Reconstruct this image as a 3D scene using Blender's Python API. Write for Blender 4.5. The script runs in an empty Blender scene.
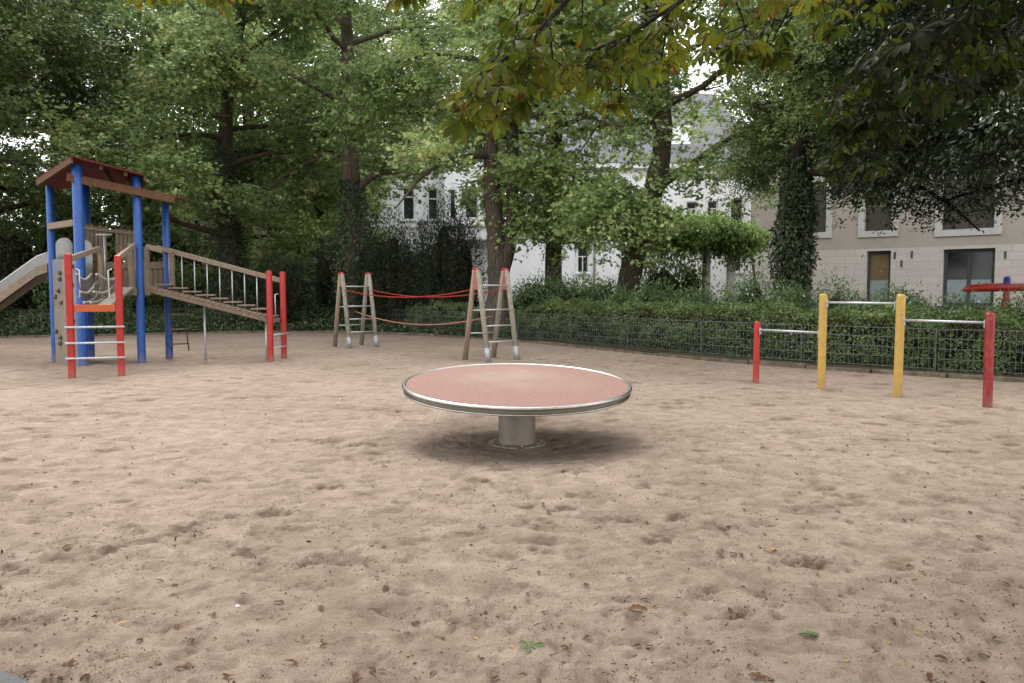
import bpy, math, random
import numpy as np
R = math.radians
random.seed(7)
rng = np.random.default_rng(11)
S = bpy.context.scene
COL = S.collection

# ------------------------------------------------------------------ helpers
def tag(o, label=None, cat=None, group=None, kind=None):
    if label: o['label'] = label
    if cat: o['category'] = cat
    if group: o['group'] = group
    if kind: o['kind'] = kind
    return o

def empty(name, loc=(0, 0, 0), rz=0.0):
    o = bpy.data.objects.new(name, None); COL.objects.link(o)
    o.location = loc; o.rotation_euler = (0, 0, rz); o.empty_display_size = .2
    return o

def link(name, me, mat=None, parent=None, bevel=0.0):
    o = bpy.data.objects.new(name, me); COL.objects.link(o)
    if mat is not None and not me.materials: me.materials.append(mat)
    if parent is not None: o.parent = parent
    if bevel:
        b = o.modifiers.new('Bevel', 'BEVEL'); b.width = bevel; b.segments = 2; b.limit_method = 'ANGLE'; b.angle_limit = R(40)
    return o

def nrm(v):
    v = np.asarray(v, float); return v / (np.linalg.norm(v, axis=-1, keepdims=True) + 1e-12)

def frame(d):
    d = nrm(d); up = np.array([0, 0, 1.0]) if abs(d[2]) < .95 else np.array([1.0, 0, 0])
    s = nrm(np.cross(up, d)); return d, s, np.cross(d, s)

class MB:
    def __init__(self): self.v = []; self.f = []; self.sm = []
    def add(self, vs, fs, smooth=False):
        b = len(self.v); self.v += [tuple(map(float, p)) for p in vs]
        for f in fs: self.f.append([i + b for i in f]); self.sm.append(smooth)
    def box(self, c, s, rz=0.0, rx=0.0, ry=0.0):
        from mathutils import Euler, Vector
        e = Euler((rx, ry, rz)).to_matrix()
        vs = []
        for x in (-.5, .5):
            for y in (-.5, .5):
                for z in (-.5, .5):
                    vs.append(e @ Vector((x * s[0], y * s[1], z * s[2])) + Vector(c))
        self.add(vs, [(0, 1, 3, 2), (4, 6, 7, 5), (0, 4, 5, 1), (2, 3, 7, 6), (0, 2, 6, 4), (1, 5, 7, 3)])
        return self
    def bar(self, a, b, w, h, up=(0, 0, 1)):
        a = np.array(a, float); b = np.array(b, float); d = nrm(b - a)
        s = np.cross(np.array(up, float), d)
        if np.linalg.norm(s) < 1e-4: s = np.cross(np.array((1.0, 0, 0)), d)
        s = nrm(s); u = np.cross(d, s)
        vs = [p + i * s * w / 2 + j * u * h / 2 for p in (a, b) for i, j in ((-1, -1), (1, -1), (1, 1), (-1, 1))]
        self.add(vs, [(3, 2, 1, 0), (4, 5, 6, 7), (0, 1, 5, 4), (1, 2, 6, 5), (2, 3, 7, 6), (3, 0, 4, 7)])
        return self
    def tube(self, pts, rad, n=8, caps=True):
        pts = np.asarray(pts, float); m = len(pts)
        rad = np.full(m, rad, float) if np.isscalar(rad) else np.asarray(rad, float)
        t = np.gradient(pts, axis=0); t = nrm(t)
        d, s, u = frame(t[0]); vs = []
        ang = np.arange(n) * 2 * math.pi / n; ca, sa = np.cos(ang), np.sin(ang)
        for i in range(m):
            s = s - t[i] * np.dot(s, t[i]); s = nrm(s); u = np.cross(t[i], s)
            vs.append(pts[i] + rad[i] * (ca[:, None] * s + sa[:, None] * u))
        vs = np.concatenate(vs); fs = []
        for i in range(m - 1):
            for j in range(n):
                k = (j + 1) % n
                fs.append((i * n + j, i * n + k, (i + 1) * n + k, (i + 1) * n + j))
        b = len(self.v)
        self.add(vs, fs, True)
        if caps:
            self.f.append([b + j for j in range(n)][::-1]); self.sm.append(False)
            self.f.append([b + (m - 1) * n + j for j in range(n)]); self.sm.append(False)
        return self
    def lathe(self, prof, n=48, c=(0, 0, 0), closed=False):
        vs = []; fs = []
        for r, z in prof:
            for j in range(n):
                a = 2 * math.pi * j / n; vs.append((c[0] + r * math.cos(a), c[1] + r * math.sin(a), c[2] + z))
        for i in range(len(prof) - 1):
            for j in range(n):
                k = (j + 1) % n; fs.append((i * n + j, i * n + k, (i + 1) * n + k, (i + 1) * n + j))
        b = len(self.v)
        self.add(vs, fs, True)
        return self
    def poly(self, pts): self.add(pts, [tuple(range(len(pts)))]); return self
    def prism(self, pts, off):
        n = len(pts); off = np.array(off, float); p = [np.array(q, float) for q in pts]
        self.add(p + [q + off for q in p], [tuple(range(n))[::-1], tuple(range(n, 2 * n))] + [(i, (i + 1) % n, n + (i + 1) % n, n + i) for i in range(n)])
        return self
    def mesh(self, name):
        me = bpy.data.meshes.new(name); me.from_pydata(self.v, [], self.f)
        me.polygons.foreach_set('use_smooth', self.sm); me.update(); return me
    def build(self, name, mat, parent=None, bevel=0.0):
        return link(name, self.mesh(name), mat, parent, bevel)

def np_mesh(name, V, loops, totals, attrs=None, smooth=False):
    me = bpy.data.meshes.new(name)
    me.vertices.add(len(V)); me.vertices.foreach_set('co', np.ascontiguousarray(V, np.float32).ravel())
    me.loops.add(len(loops)); me.loops.foreach_set('vertex_index', np.ascontiguousarray(loops, np.int32))
    me.polygons.add(len(totals))
    starts = np.concatenate([[0], np.cumsum(totals)[:-1]]).astype(np.int32)
    me.polygons.foreach_set('loop_start', starts)
    me.polygons.foreach_set('use_smooth', np.full(len(totals), smooth))
    me.update(calc_edges=True)
    for k, a in (attrs or {}).items():
        at = me.attributes.new(k, 'FLOAT', 'POINT'); at.data.foreach_set('value', np.ascontiguousarray(a, np.float32))
    return me

# leaf templates: (verts, faces, edge value of each vertex)
RHOMB = (np.array([(0, 0, 0), (.45, .30, .07), (1, 0, 0), (.45, -.30, .07)]), [(0, 1, 2, 3)], [0, 1, 0, 1])
MAPLE = (np.array([(0, 0, 0), (.12, .48, .05), (.62, .52, .10), (1, 0, -.06), (.12, -.48, .05), (.62, -.52, .10), (.5, .17, .03), (.5, -.17, .03), (.5, 0, 0)]),
         [(0, 8, 6, 1), (8, 3, 2, 6), (0, 4, 7, 8), (8, 7, 5, 3)], [0, 1, 1, 1, 1, 1, .3, .3, 0])
OVAL = (np.array([(0, 0, 0), (.3, .22, .05), (.72, .2, .04), (1, 0, -.05), (.3, -.22, .05), (.72, -.2, .04)]),
        [(0, 3, 2, 1), (0, 4, 5, 3)], [0, 1, 1, .6, 1, 1])
NEEDLE = (np.array([(0, 0, 0), (.4, .13, .02), (1, 0, 0), (.4, -.13, .02)]), [(0, 1, 2, 3)], [0, 1, 0, 1])
LEAFLET = (np.array([(0, 0, 0), (.38, 0, .03), (.72, 0, .0), (1, 0, -.10), (.38, .10, .06), (.72, .17, .05), (.90, .11, -.02),
                     (.38, -.10, .06), (.72, -.17, .05), (.90, -.11, -.02)]),
           [(0, 1, 4), (1, 2, 5, 4), (2, 3, 6, 5), (0, 7, 1), (1, 7, 8, 2), (2, 8, 9, 3)], [.2, 0, 0, .9, .9, 1, 1, .9, 1, 1])

def leaves(name, P, D, Nn, size, tmpl, tone):
    """P positions, D length direction, Nn approximate normal, size per leaf, tone per leaf"""
    T, F, E = tmpl; n = len(P); k = len(T)
    D = nrm(D); W = nrm(np.cross(Nn, D)); Z = np.cross(D, W)
    V = (P[:, None, :] + size[:, None, None] * (T[None, :, 0:1] * D[:, None, :] + T[None, :, 1:2] * W[:, None, :] + T[None, :, 2:3] * Z[:, None, :])).reshape(-1, 3)
    fl = np.array([i for f in F for i in f]); ft = np.array([len(f) for f in F])
    loops = (np.arange(n)[:, None] * k + fl[None]).ravel(); totals = np.tile(ft, n)
    return np_mesh(name, V, loops, totals, {'tone': np.repeat(tone, k), 'edge': np.tile(np.array(E, float), n)})

def smooth_path(pts, n=12):
    pts = [np.array(p, float) for p in pts]; out = []
    P = [2 * pts[0] - pts[1]] + pts + [2 * pts[-1] - pts[-2]]
    for i in range(1, len(P) - 2):
        for t in np.linspace(0, 1, n, endpoint=False):
            a, b, c, d = P[i - 1:i + 3]
            out.append(.5 * ((2 * b) + (c - a) * t + (2 * a - 5 * b + 4 * c - d) * t * t + (3 * b - a - 3 * c + d) * t ** 3))
    out.append(pts[-1]); return np.array(out)

def resample(path, step):
    seg = np.linalg.norm(np.diff(path, axis=0), axis=1); s = np.concatenate([[0], np.cumsum(seg)])
    q = np.arange(0, s[-1], step)
    return np.stack([np.interp(q, s, path[:, i]) for i in range(path.shape[1])], 1)

# ------------------------------------------------------------------ materials
def newmat(name):
    m = bpy.data.materials.new(name); m.use_nodes = True
    nt = m.node_tree; b = nt.nodes['Principled BSDF']
    return m, nt, b

def N(nt, t, **kw):
    n = nt.nodes.new(t)
    for k, v in kw.items(): setattr(n, k, v)
    return n

def ramp(nt, stops, src, interp='LINEAR'):
    r = N(nt, 'ShaderNodeValToRGB'); e = r.color_ramp.elements; r.color_ramp.interpolation = interp
    while len(e) < len(stops): e.new(.5)
    for el, (p, c) in zip(e, stops):
        el.position = p; el.color = (*c, 1) if len(c) == 3 else c
    nt.links.new(src, r.inputs[0]); return r.outputs[0]

def noise(nt, scale, detail=4, rough=.6, stretch=None, coord='Object', dist=0):
    tc = N(nt, 'ShaderNodeTexCoord'); n = N(nt, 'ShaderNodeTexNoise')
    n.inputs['Scale'].default_value = scale; n.inputs['Detail'].default_value = detail; n.inputs['Roughness'].default_value = rough
    n.inputs['Distortion'].default_value = dist
    if stretch:
        mp = N(nt, 'ShaderNodeMapping'); mp.inputs['Scale'].default_value = stretch
        nt.links.new(tc.outputs[coord], mp.inputs[0]); nt.links.new(mp.outputs[0], n.inputs[0])
    else: nt.links.new(tc.outputs[coord], n.inputs[0])
    return n.outputs[0]

def bump(nt, b, src, dist=.01, strength=.5):
    bp = N(nt, 'ShaderNodeBump'); bp.inputs['Distance'].default_value = dist; bp.inputs['Strength'].default_value = strength
    nt.links.new(src, bp.inputs['Height']); nt.links.new(bp.outputs[0], b.inputs['Normal']); return bp

def simple(name, c1, c2, scale=6, rough=.6, metal=0, stretch=None, bd=.003, bs=.3, spec=.4, lo=.35, hi=.65, c3=None, s3=2):
    m, nt, b = newmat(name)
    n = noise(nt, scale, 6, .65, stretch)
    col = ramp(nt, [(lo, c1), (hi, c2)], n)
    if c3:
        n3 = noise(nt, s3, 5, .7)
        f = ramp(nt, [(.52, (0, 0, 0)), (.68, (1, 1, 1))], n3)
        mx = N(nt, 'ShaderNodeMix', data_type='RGBA'); nt.links.new(f, mx.inputs[0]); nt.links.new(col, mx.inputs[6]); mx.inputs[7].default_value = (*c3, 1)
        col = mx.outputs[2]
    nt.links.new(col, b.inputs['Base Color'])
    b.inputs['Roughness'].default_value = rough; b.inputs['Metallic'].default_value = metal
    b.inputs['Specular IOR Level'].default_value = spec
    if bs: bump(nt, b, n, bd, bs)
    return m

def foliage(name, stops, trans=.35, rough=.5, spec=.3, edge=None, lowfreq=.35):
    m, nt, b = newmat(name)
    at = N(nt, 'ShaderNodeAttribute', attribute_name='tone')
    nz = noise(nt, lowfreq, 3, .6)
    ad = N(nt, 'ShaderNodeMath', operation='MULTIPLY_ADD'); nt.links.new(nz, ad.inputs[0]); ad.inputs[1].default_value = .7; ad.inputs[2].default_value = -.35
    a2 = N(nt, 'ShaderNodeMath', operation='ADD'); nt.links.new(at.outputs['Fac'], a2.inputs[0]); nt.links.new(ad.outputs[0], a2.inputs[1])
    col = ramp(nt, stops, a2.outputs[0])
    if edge:
        ed = N(nt, 'ShaderNodeAttribute', attribute_name='edge')
        n2 = noise(nt, 16, 3, .6)
        s = N(nt, 'ShaderNodeMath', operation='MULTIPLY_ADD'); nt.links.new(ed.outputs['Fac'], s.inputs[0]); s.inputs[1].default_value = .30; nt.links.new(n2, s.inputs[2])
        s2 = N(nt, 'ShaderNodeMath', operation='MULTIPLY_ADD'); nt.links.new(at.outputs['Fac'], s2.inputs[0]); s2.inputs[1].default_value = .22; nt.links.new(s.outputs[0], s2.inputs[2])
        f = ramp(nt, [(.86, (0, 0, 0)), (.97, (1, 1, 1))], s2.outputs[0])
        mx = N(nt, 'ShaderNodeMix', data_type='RGBA'); nt.links.new(f, mx.inputs[0]); nt.links.new(col, mx.inputs[6]); mx.inputs[7].default_value = (*edge, 1)
        col = mx.outputs[2]
    nt.links.new(col, b.inputs['Base Color']); b.inputs['Roughness'].default_value = rough; b.inputs['Specular IOR Level'].default_value = spec
    if trans:
        tr = N(nt, 'ShaderNodeBsdfTranslucent'); nt.links.new(col, tr.inputs[0])
        ms = N(nt, 'ShaderNodeMixShader'); ms.inputs[0].default_value = trans
        nt.links.new(b.outputs[0], ms.inputs[1]); nt.links.new(tr.outputs[0], ms.inputs[2])
        nt.links.new(ms.outputs[0], nt.nodes['Material Output'].inputs[0])
    return m

M = {}
M['red'] = simple('red_paint', (0.310, 0.011, 0.010), (0.384, 0.019, 0.015), 9, .42, bs=.08, c3=(0.248, 0.019, 0.015), s3=3)
M['dkred'] = simple('dark_red_paint', (0.198, 0.006, 0.009), (0.248, 0.009, 0.011), 9, .4, bs=.08, c3=(0.275, 0.055, 0.050), s3=7)
M['yellow'] = simple('yellow_paint', (.40, .245, .045), (.47, .30, .07), 9, .42, bs=.08, c3=(.36, .22, .06), s3=5)
M['blue'] = simple('blue_paint', (.006, .052, .22), (.010, .072, .29), 9, .4, bs=.08, c3=(.014, .055, .17), s3=3)
M['orange'] = simple('orange_paint', (0.403, 0.065, 0.013), (0.455, 0.091, 0.019), 9, .45, bs=.08, c3=(0.260, 0.046, 0.019), s3=6)
M['shoe'] = simple('dull_steel_shoe', (.28, .28, .28), (.40, .40, .40), 20, .55, metal=.5, bs=.05)
M['steel'] = simple('brushed_steel', (0.188, 0.184, 0.176), (0.247, 0.244, 0.236), 30, .34, metal=1, bs=.04)
M['galv'] = simple('galvanised_steel', (0.400, 0.408, 0.408), (0.512, 0.520, 0.520), 22, .5, metal=.6, bs=.05)
M['ring'] = simple('worn_steel_rim', (0.341, 0.329, 0.310), (0.465, 0.453, 0.434), 14, .30, metal=1, bs=.05)
M['band'] = simple('sand_reflection_band', (0.210, 0.175, 0.133), (0.294, 0.252, 0.196), 8, .42, metal=.7, stretch=(1, 1, 9), bs=.08)  # brown of the reflected sand is painted into the steel colour
M['post_steel'] = simple('dusty_post_steel', (0.194, 0.173, 0.144), (0.302, 0.274, 0.238), 7, .5, metal=.6, stretch=(1, 1, .5), bs=.1, c3=(0.288, 0.238, 0.180), s3=4)
M['wood'] = simple('weathered_wood', (0.124, 0.090, 0.059), (0.223, 0.174, 0.124), 9, .8, stretch=(5, 5, .7), bd=.004, bs=.5, spec=.2)
M['woodh'] = simple('weathered_plank', (0.150, 0.116, 0.082), (0.272, 0.218, 0.160), 9, .8, stretch=(.8, 6, 6), bd=.004, bs=.5, spec=.2)
M['wood_grey'] = simple('grey_wood', (0.168, 0.150, 0.126), (0.294, 0.266, 0.227), 9, .85, stretch=(4, 4, .8), bd=.004, bs=.5, spec=.2)
M['log'] = simple('peeled_log', (.17, .15, .115), (.31, .275, .22), 8, .85, stretch=(6, 6, .6), bd=.005, bs=.5, spec=.15, c3=(.14, .14, .085), s3=2.2)
M['log_warm'] = simple('warm_peeled_log', (.19, .135, .095), (.32, .245, .18), 8, .85, stretch=(6, 6, .6), bd=.005, bs=.5, spec=.15)
M['roofred'] = simple('red_brown_roof', (0.070, 0.013, 0.010), (0.119, 0.021, 0.015), 7, .75, stretch=(1, 8, 1), bs=.3, spec=.2)
M['beam'] = simple('brown_beam', (0.075, 0.033, 0.016), (0.130, 0.065, 0.035), 7, .7, stretch=(1, 5, 5), bs=.3, spec=.2)
M['climb'] = simple('worn_plywood', (0.156, 0.130, 0.094), (0.229, 0.198, 0.151), 3, .7, bs=.1, c3=(0.104, 0.141, 0.208), s3=1.6)
M['hold'] = simple('climbing_hold', (.09, .06, .04), (.16, .10, .07), 9, .7, bs=.1)
M['rope'] = simple('grey_rope', (0.058, 0.048, 0.043), (0.106, 0.091, 0.077), 60, .9, bs=.3, spec=.1)
M['redrope'] = simple('red_rope', (0.231, 0.022, 0.017), (0.319, 0.047, 0.036), 60, .8, bs=.3, spec=.1)
M['palerope'] = simple('faded_red_rope', (0.276, 0.114, 0.084), (0.348, 0.168, 0.120), 60, .85, bs=.3, spec=.1)
M['node'] = simple('pale_plastic', (0.350, 0.322, 0.280), (0.434, 0.406, 0.350), 20, .5, bs=0)
M['kerb'] = simple('weathered_kerb', (0.086, 0.069, 0.051), (0.173, 0.143, 0.105), 5, .9, bd=.006, bs=.5, spec=.1, c3=(0.053, 0.056, 0.030), s3=1.2)
M['soil'] = simple('dark_soil', (.035, .03, .018), (.075, .06, .035), 3, .95, bd=.03, bs=.6, spec=.1, c3=(.03, .05, .018), s3=.8)
M['asphalt'] = simple('grey_asphalt', (0.070, 0.070, 0.070), (0.119, 0.119, 0.115), 120, .9, bd=.003, bs=.5, spec=.2, c3=(0.140, 0.133, 0.119), s3=3)
M['wire'] = simple('dark_galvanised_wire', (0.122, 0.130, 0.122), (0.187, 0.194, 0.187), 25, .55, metal=.5, bs=0)
M['white'] = simple('white_render', (.80, .81, .83), (.88, .885, .90), 1.5, .85, bs=.02, spec=.2, c3=(.76, .76, .77), s3=.35)
M['whitetrim'] = simple('white_trim', (0.720, 0.730, 0.750), (0.800, 0.800, 0.800), 3, .7, bs=.02, spec=.2)
M['cream'] = simple('cream_render', (.58, .47, .33), (.66, .55, .40), 1.5, .85, bs=.02, spec=.2)
M['taupe'] = simple('taupe_render', (.36, .313, .275), (.405, .352, .31), 1.2, .88, bs=.03, spec=.15, c3=(.335, .295, .262), s3=.5)
M['slate'] = simple('slate_roof', (.10, .10, .115), (.19, .185, .20), 4, .75, stretch=(1, 1, 6), bd=.02, bs=.4, spec=.3)
M['glass'] = simple('window_glass', (.015, .018, .02), (.035, .04, .042), 1.2, .08, bs=0, spec=.35)
M['frost'] = simple('frosted_film', (.23, .28, .285), (.28, .33, .335), 1.5, .35, bs=0)
M['warmroom'] = simple('lit_curtain', (0.140, 0.095, 0.045), (0.180, 0.125, 0.065), 4, .6, bs=0)
M['frame'] = simple('dark_window_frame', (.04, .04, .043), (.06, .06, .063), 8, .5, bs=.02)
M['offwhite'] = simple('off_white_surround', (0.442, 0.425, 0.408), (0.510, 0.493, 0.476), 3, .8, bs=.02, spec=.2)
M['reveal'] = simple('dark_blind', (.05, .042, .032), (.075, .062, .05), 5, .6, stretch=(1, 1, 8), bs=.1)
M['bark'] = simple('bark', (.035, .028, .02), (.105, .082, .058), 7, .95, stretch=(3, 3, .6), bd=.05, bs=.9, spec=.1, c3=(.05, .06, .03), s3=1.3)
M['bark_warm'] = simple('red_brown_bark', (0.050, 0.038, 0.030), (0.136, 0.104, 0.081), 6, .95, stretch=(3, 3, .5), bd=.05, bs=.9, spec=.1, c3=(0.045, 0.045, 0.032), s3=1.1)
M['bark_dark'] = simple('dark_bark', (.016, .014, .011), (.045, .037, .028), 7, .95, stretch=(3, 3, .6), bd=.04, bs=.8, spec=.1)
M['blackiron'] = simple('black_iron', (.02, .022, .022), (.035, .037, .037), 10, .5, bs=.05)
M['lampglass'] = simple('milky_lamp_glass', (.42, .42, .40), (.52, .52, .5), 3, .3, bs=0)
M['redplastic'] = simple('red_plastic', (0.312, 0.018, 0.015), (0.372, 0.030, 0.024), 5, .4, bs=.03)
M['blueplastic'] = simple('blue_plastic', (0.007, 0.030, 0.216), (0.012, 0.042, 0.252), 5, .4, bs=.03)
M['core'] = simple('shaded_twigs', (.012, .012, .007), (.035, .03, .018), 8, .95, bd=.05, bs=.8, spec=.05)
M['twig'] = simple('brown_twig', (.10, .06, .035), (.19, .12, .07), 30, .9, bs=.2)
M['paper'] = simple('white_scrap', (.6, .6, .62), (.7, .7, .72), 9, .7, bs=.05)

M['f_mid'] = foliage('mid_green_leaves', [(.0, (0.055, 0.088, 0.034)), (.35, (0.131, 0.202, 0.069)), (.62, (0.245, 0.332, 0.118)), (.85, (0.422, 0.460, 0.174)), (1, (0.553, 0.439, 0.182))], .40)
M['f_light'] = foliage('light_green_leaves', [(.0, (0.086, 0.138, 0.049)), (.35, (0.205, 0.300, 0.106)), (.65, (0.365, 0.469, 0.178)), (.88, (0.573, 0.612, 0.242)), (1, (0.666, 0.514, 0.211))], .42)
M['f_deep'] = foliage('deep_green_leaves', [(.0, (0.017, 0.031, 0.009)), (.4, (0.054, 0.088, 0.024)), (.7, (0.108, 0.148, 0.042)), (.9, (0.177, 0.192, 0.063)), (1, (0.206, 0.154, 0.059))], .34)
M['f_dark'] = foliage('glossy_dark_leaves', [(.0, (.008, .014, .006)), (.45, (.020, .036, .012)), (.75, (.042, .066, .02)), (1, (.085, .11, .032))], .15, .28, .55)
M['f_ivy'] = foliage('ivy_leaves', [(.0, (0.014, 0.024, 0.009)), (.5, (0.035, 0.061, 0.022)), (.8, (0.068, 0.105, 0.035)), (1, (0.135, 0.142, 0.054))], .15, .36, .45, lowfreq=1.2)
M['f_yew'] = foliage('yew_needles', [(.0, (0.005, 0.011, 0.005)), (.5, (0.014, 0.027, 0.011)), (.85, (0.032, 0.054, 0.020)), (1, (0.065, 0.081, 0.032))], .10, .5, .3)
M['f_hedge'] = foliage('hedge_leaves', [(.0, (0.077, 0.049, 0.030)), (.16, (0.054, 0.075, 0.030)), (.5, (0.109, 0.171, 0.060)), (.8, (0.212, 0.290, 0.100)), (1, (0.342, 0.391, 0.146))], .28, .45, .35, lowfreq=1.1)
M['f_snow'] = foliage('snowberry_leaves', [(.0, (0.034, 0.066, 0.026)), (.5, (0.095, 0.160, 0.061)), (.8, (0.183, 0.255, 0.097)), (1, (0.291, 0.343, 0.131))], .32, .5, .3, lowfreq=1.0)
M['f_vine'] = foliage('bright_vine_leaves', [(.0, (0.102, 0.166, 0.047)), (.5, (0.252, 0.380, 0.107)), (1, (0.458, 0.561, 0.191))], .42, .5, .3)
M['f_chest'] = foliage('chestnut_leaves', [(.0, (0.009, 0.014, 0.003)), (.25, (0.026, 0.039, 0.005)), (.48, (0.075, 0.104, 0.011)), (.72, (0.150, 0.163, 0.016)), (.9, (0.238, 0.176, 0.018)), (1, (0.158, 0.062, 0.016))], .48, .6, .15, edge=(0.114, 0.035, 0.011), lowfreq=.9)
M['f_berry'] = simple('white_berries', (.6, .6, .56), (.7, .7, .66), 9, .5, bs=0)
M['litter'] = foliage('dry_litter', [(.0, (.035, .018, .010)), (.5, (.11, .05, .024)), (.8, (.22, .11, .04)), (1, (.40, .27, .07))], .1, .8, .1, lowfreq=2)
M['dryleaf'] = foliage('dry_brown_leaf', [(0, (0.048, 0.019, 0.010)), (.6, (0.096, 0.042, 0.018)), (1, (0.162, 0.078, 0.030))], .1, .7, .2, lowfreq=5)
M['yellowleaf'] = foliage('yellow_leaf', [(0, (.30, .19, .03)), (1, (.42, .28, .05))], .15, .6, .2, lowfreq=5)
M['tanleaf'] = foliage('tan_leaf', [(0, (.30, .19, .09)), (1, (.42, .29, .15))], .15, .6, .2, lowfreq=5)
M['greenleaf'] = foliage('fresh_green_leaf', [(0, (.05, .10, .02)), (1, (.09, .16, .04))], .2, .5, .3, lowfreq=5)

def grime(m):
    nt = m.node_tree; b = nt.nodes['Principled BSDF']; l = b.inputs['Base Color'].links[0]; src = l.from_socket
    g = N(nt, 'ShaderNodeNewGeometry'); sx = N(nt, 'ShaderNodeSeparateXYZ'); nt.links.new(g.outputs['Position'], sx.inputs[0])
    n = noise(nt, 14, 6, .75, (1, 1, .5)); n2 = noise(nt, 38, 3, .6, (1, 1, .35))
    a = N(nt, 'ShaderNodeMath', operation='MULTIPLY_ADD'); nt.links.new(sx.outputs['Z'], a.inputs[0]); a.inputs[1].default_value = -1.1; nt.links.new(n, a.inputs[2])
    f = ramp(nt, [(.18, (0, 0, 0)), (.62, (.45, .45, .45))], a.outputs[0])
    mx = N(nt, 'ShaderNodeMix', data_type='RGBA'); nt.links.new(f, mx.inputs[0]); nt.links.new(src, mx.inputs[6]); mx.inputs[7].default_value = (.27, .20, .15, 1)
    ch = ramp(nt, [(.66, (0, 0, 0)), (.70, (.7, .7, .7))], n2)
    m2 = N(nt, 'ShaderNodeMix', data_type='RGBA'); nt.links.new(ch, m2.inputs[0]); nt.links.new(mx.outputs[2], m2.inputs[6]); m2.inputs[7].default_value = (.20, .16, .12, 1)
    nt.links.new(m2.outputs[2], b.inputs['Base Color'])
for k in ('red', 'dkred', 'yellow', 'blue', 'post_steel'): grime(M[k])

# sand
def sand_mat():
    m, nt, b = newmat('play_sand')
    big = noise(nt, .45, 5, .6); mid = noise(nt, 5, 6, .7); fine = noise(nt, 150, 5, .8); grit = noise(nt, 48, 3, .6)
    c = ramp(nt, [(.3, (.245, .188, .146)), (.7, (.395, .319, .258))], mid)
    mul = ramp(nt, [(.3, (.84, .82, .80)), (.7, (1.10, 1.10, 1.10))], big)
    x = N(nt, 'ShaderNodeMix', data_type='RGBA', blend_type='MULTIPLY'); x.inputs[0].default_value = 1
    nt.links.new(c, x.inputs[6]); nt.links.new(mul, x.inputs[7])
    g = ramp(nt, [(.30, (.55, .52, .49)), (.52, (1.0, 1.0, 1.0)), (.70, (1.22, 1.22, 1.22))], fine)
    x2 = N(nt, 'ShaderNodeMix', data_type='RGBA', blend_type='MULTIPLY'); x2.inputs[0].default_value = 1
    nt.links.new(x.outputs[2], x2.inputs[6]); nt.links.new(g, x2.inputs[7])
    # dark crumbs of soil and bark
    gr = ramp(nt, [(.325, (1, 1, 1)), (.35, (0, 0, 0))], grit)
    x3 = N(nt, 'ShaderNodeMix', data_type='RGBA'); nt.links.new(gr, x3.inputs[0]); nt.links.new(x2.outputs[2], x3.inputs[6]); x3.inputs[7].default_value = (.06, .036, .024, 1)
    # freshly turned moist sand, and shade painted in dents, post rings, under the disc
    dp = N(nt, 'ShaderNodeAttribute', attribute_name='damp_shade')
    x4 = N(nt, 'ShaderNodeMix', data_type='RGBA'); nt.links.new(dp.outputs['Fac'], x4.inputs[0]); nt.links.new(x3.outputs[2], x4.inputs[6]); x4.inputs[7].default_value = (.125, .086, .060, 1)
    nt.links.new(x4.outputs[2], b.inputs['Base Color'])
    b.inputs['Roughness'].default_value = .95; b.inputs['Specular IOR Level'].default_value = .12
    ad = N(nt, 'ShaderNodeMath', operation='MULTIPLY_ADD'); nt.links.new(mid, ad.inputs[0]); ad.inputs[1].default_value = 4.0; nt.links.new(fine, ad.inputs[2])
    f2 = noise(nt, 42, 4, .7)
    a3 = N(nt, 'ShaderNodeMath', operation='MULTIPLY_ADD'); nt.links.new(f2, a3.inputs[0]); a3.inputs[1].default_value = 2.2; nt.links.new(ad.outputs[0], a3.inputs[2])
    bump(nt, b, a3.outputs[0], .010, .9)
    return m
M['sand'] = sand_mat()

def deck_mat():
    m, nt, b = newmat('dusty_red_rubber')
    n = noise(nt, 2.2, 6, .65); f = noise(nt, 160, 3, .7)
    tc = N(nt, 'ShaderNodeTexCoord'); mp = N(nt, 'ShaderNodeMapping'); mp.inputs['Location'].default_value = (.05, -.33, 0)
    nt.links.new(tc.outputs['Object'], mp.inputs[0])
    ln = N(nt, 'ShaderNodeVectorMath', operation='LENGTH'); nt.links.new(mp.outputs[0], ln.inputs[0])
    s = N(nt, 'ShaderNodeMath', operation='MULTIPLY_ADD'); nt.links.new(n, s.inputs[0]); s.inputs[1].default_value = 1.15
    inv = N(nt, 'ShaderNodeMath', operation='MULTIPLY'); nt.links.new(ln.outputs['Value'], inv.inputs[0]); inv.inputs[1].default_value = -.62
    nt.links.new(inv.outputs[0], s.inputs[2])
    dust = ramp(nt, [(.0, (.25, .25, .25)), (.30, (.42, .42, .42)), (.6, (.9, .9, .9))], s.outputs[0])
    sc_ = noise(nt, 26, 6, .75, (1, .35, 1)); f = noise(nt, 75, 5, .85)
    base0 = ramp(nt, [(.38, (.13, .060, .052)), (.62, (.29, .145, .125))], f)
    scf = ramp(nt, [(.55, (0, 0, 0)), (.66, (.5, .5, .5))], sc_)
    xb = N(nt, 'ShaderNodeMix', data_type='RGBA'); nt.links.new(scf, xb.inputs[0]); nt.links.new(base0, xb.inputs[6]); xb.inputs[7].default_value = (.27, .20, .165, 1); base = xb.outputs[2]
    x = N(nt, 'ShaderNodeMix', data_type='RGBA'); nt.links.new(dust, x.inputs[0]); nt.links.new(base, x.inputs[6]); x.inputs[7].default_value = (.27, .215, .175, 1)
    nt.links.new(x.outputs[2], b.inputs['Base Color']); b.inputs['Roughness'].default_value = .9; b.inputs['Specular IOR Level'].default_value = .2
    bump(nt, b, f, .004, .4); return m
M['deck'] = deck_mat()

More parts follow.
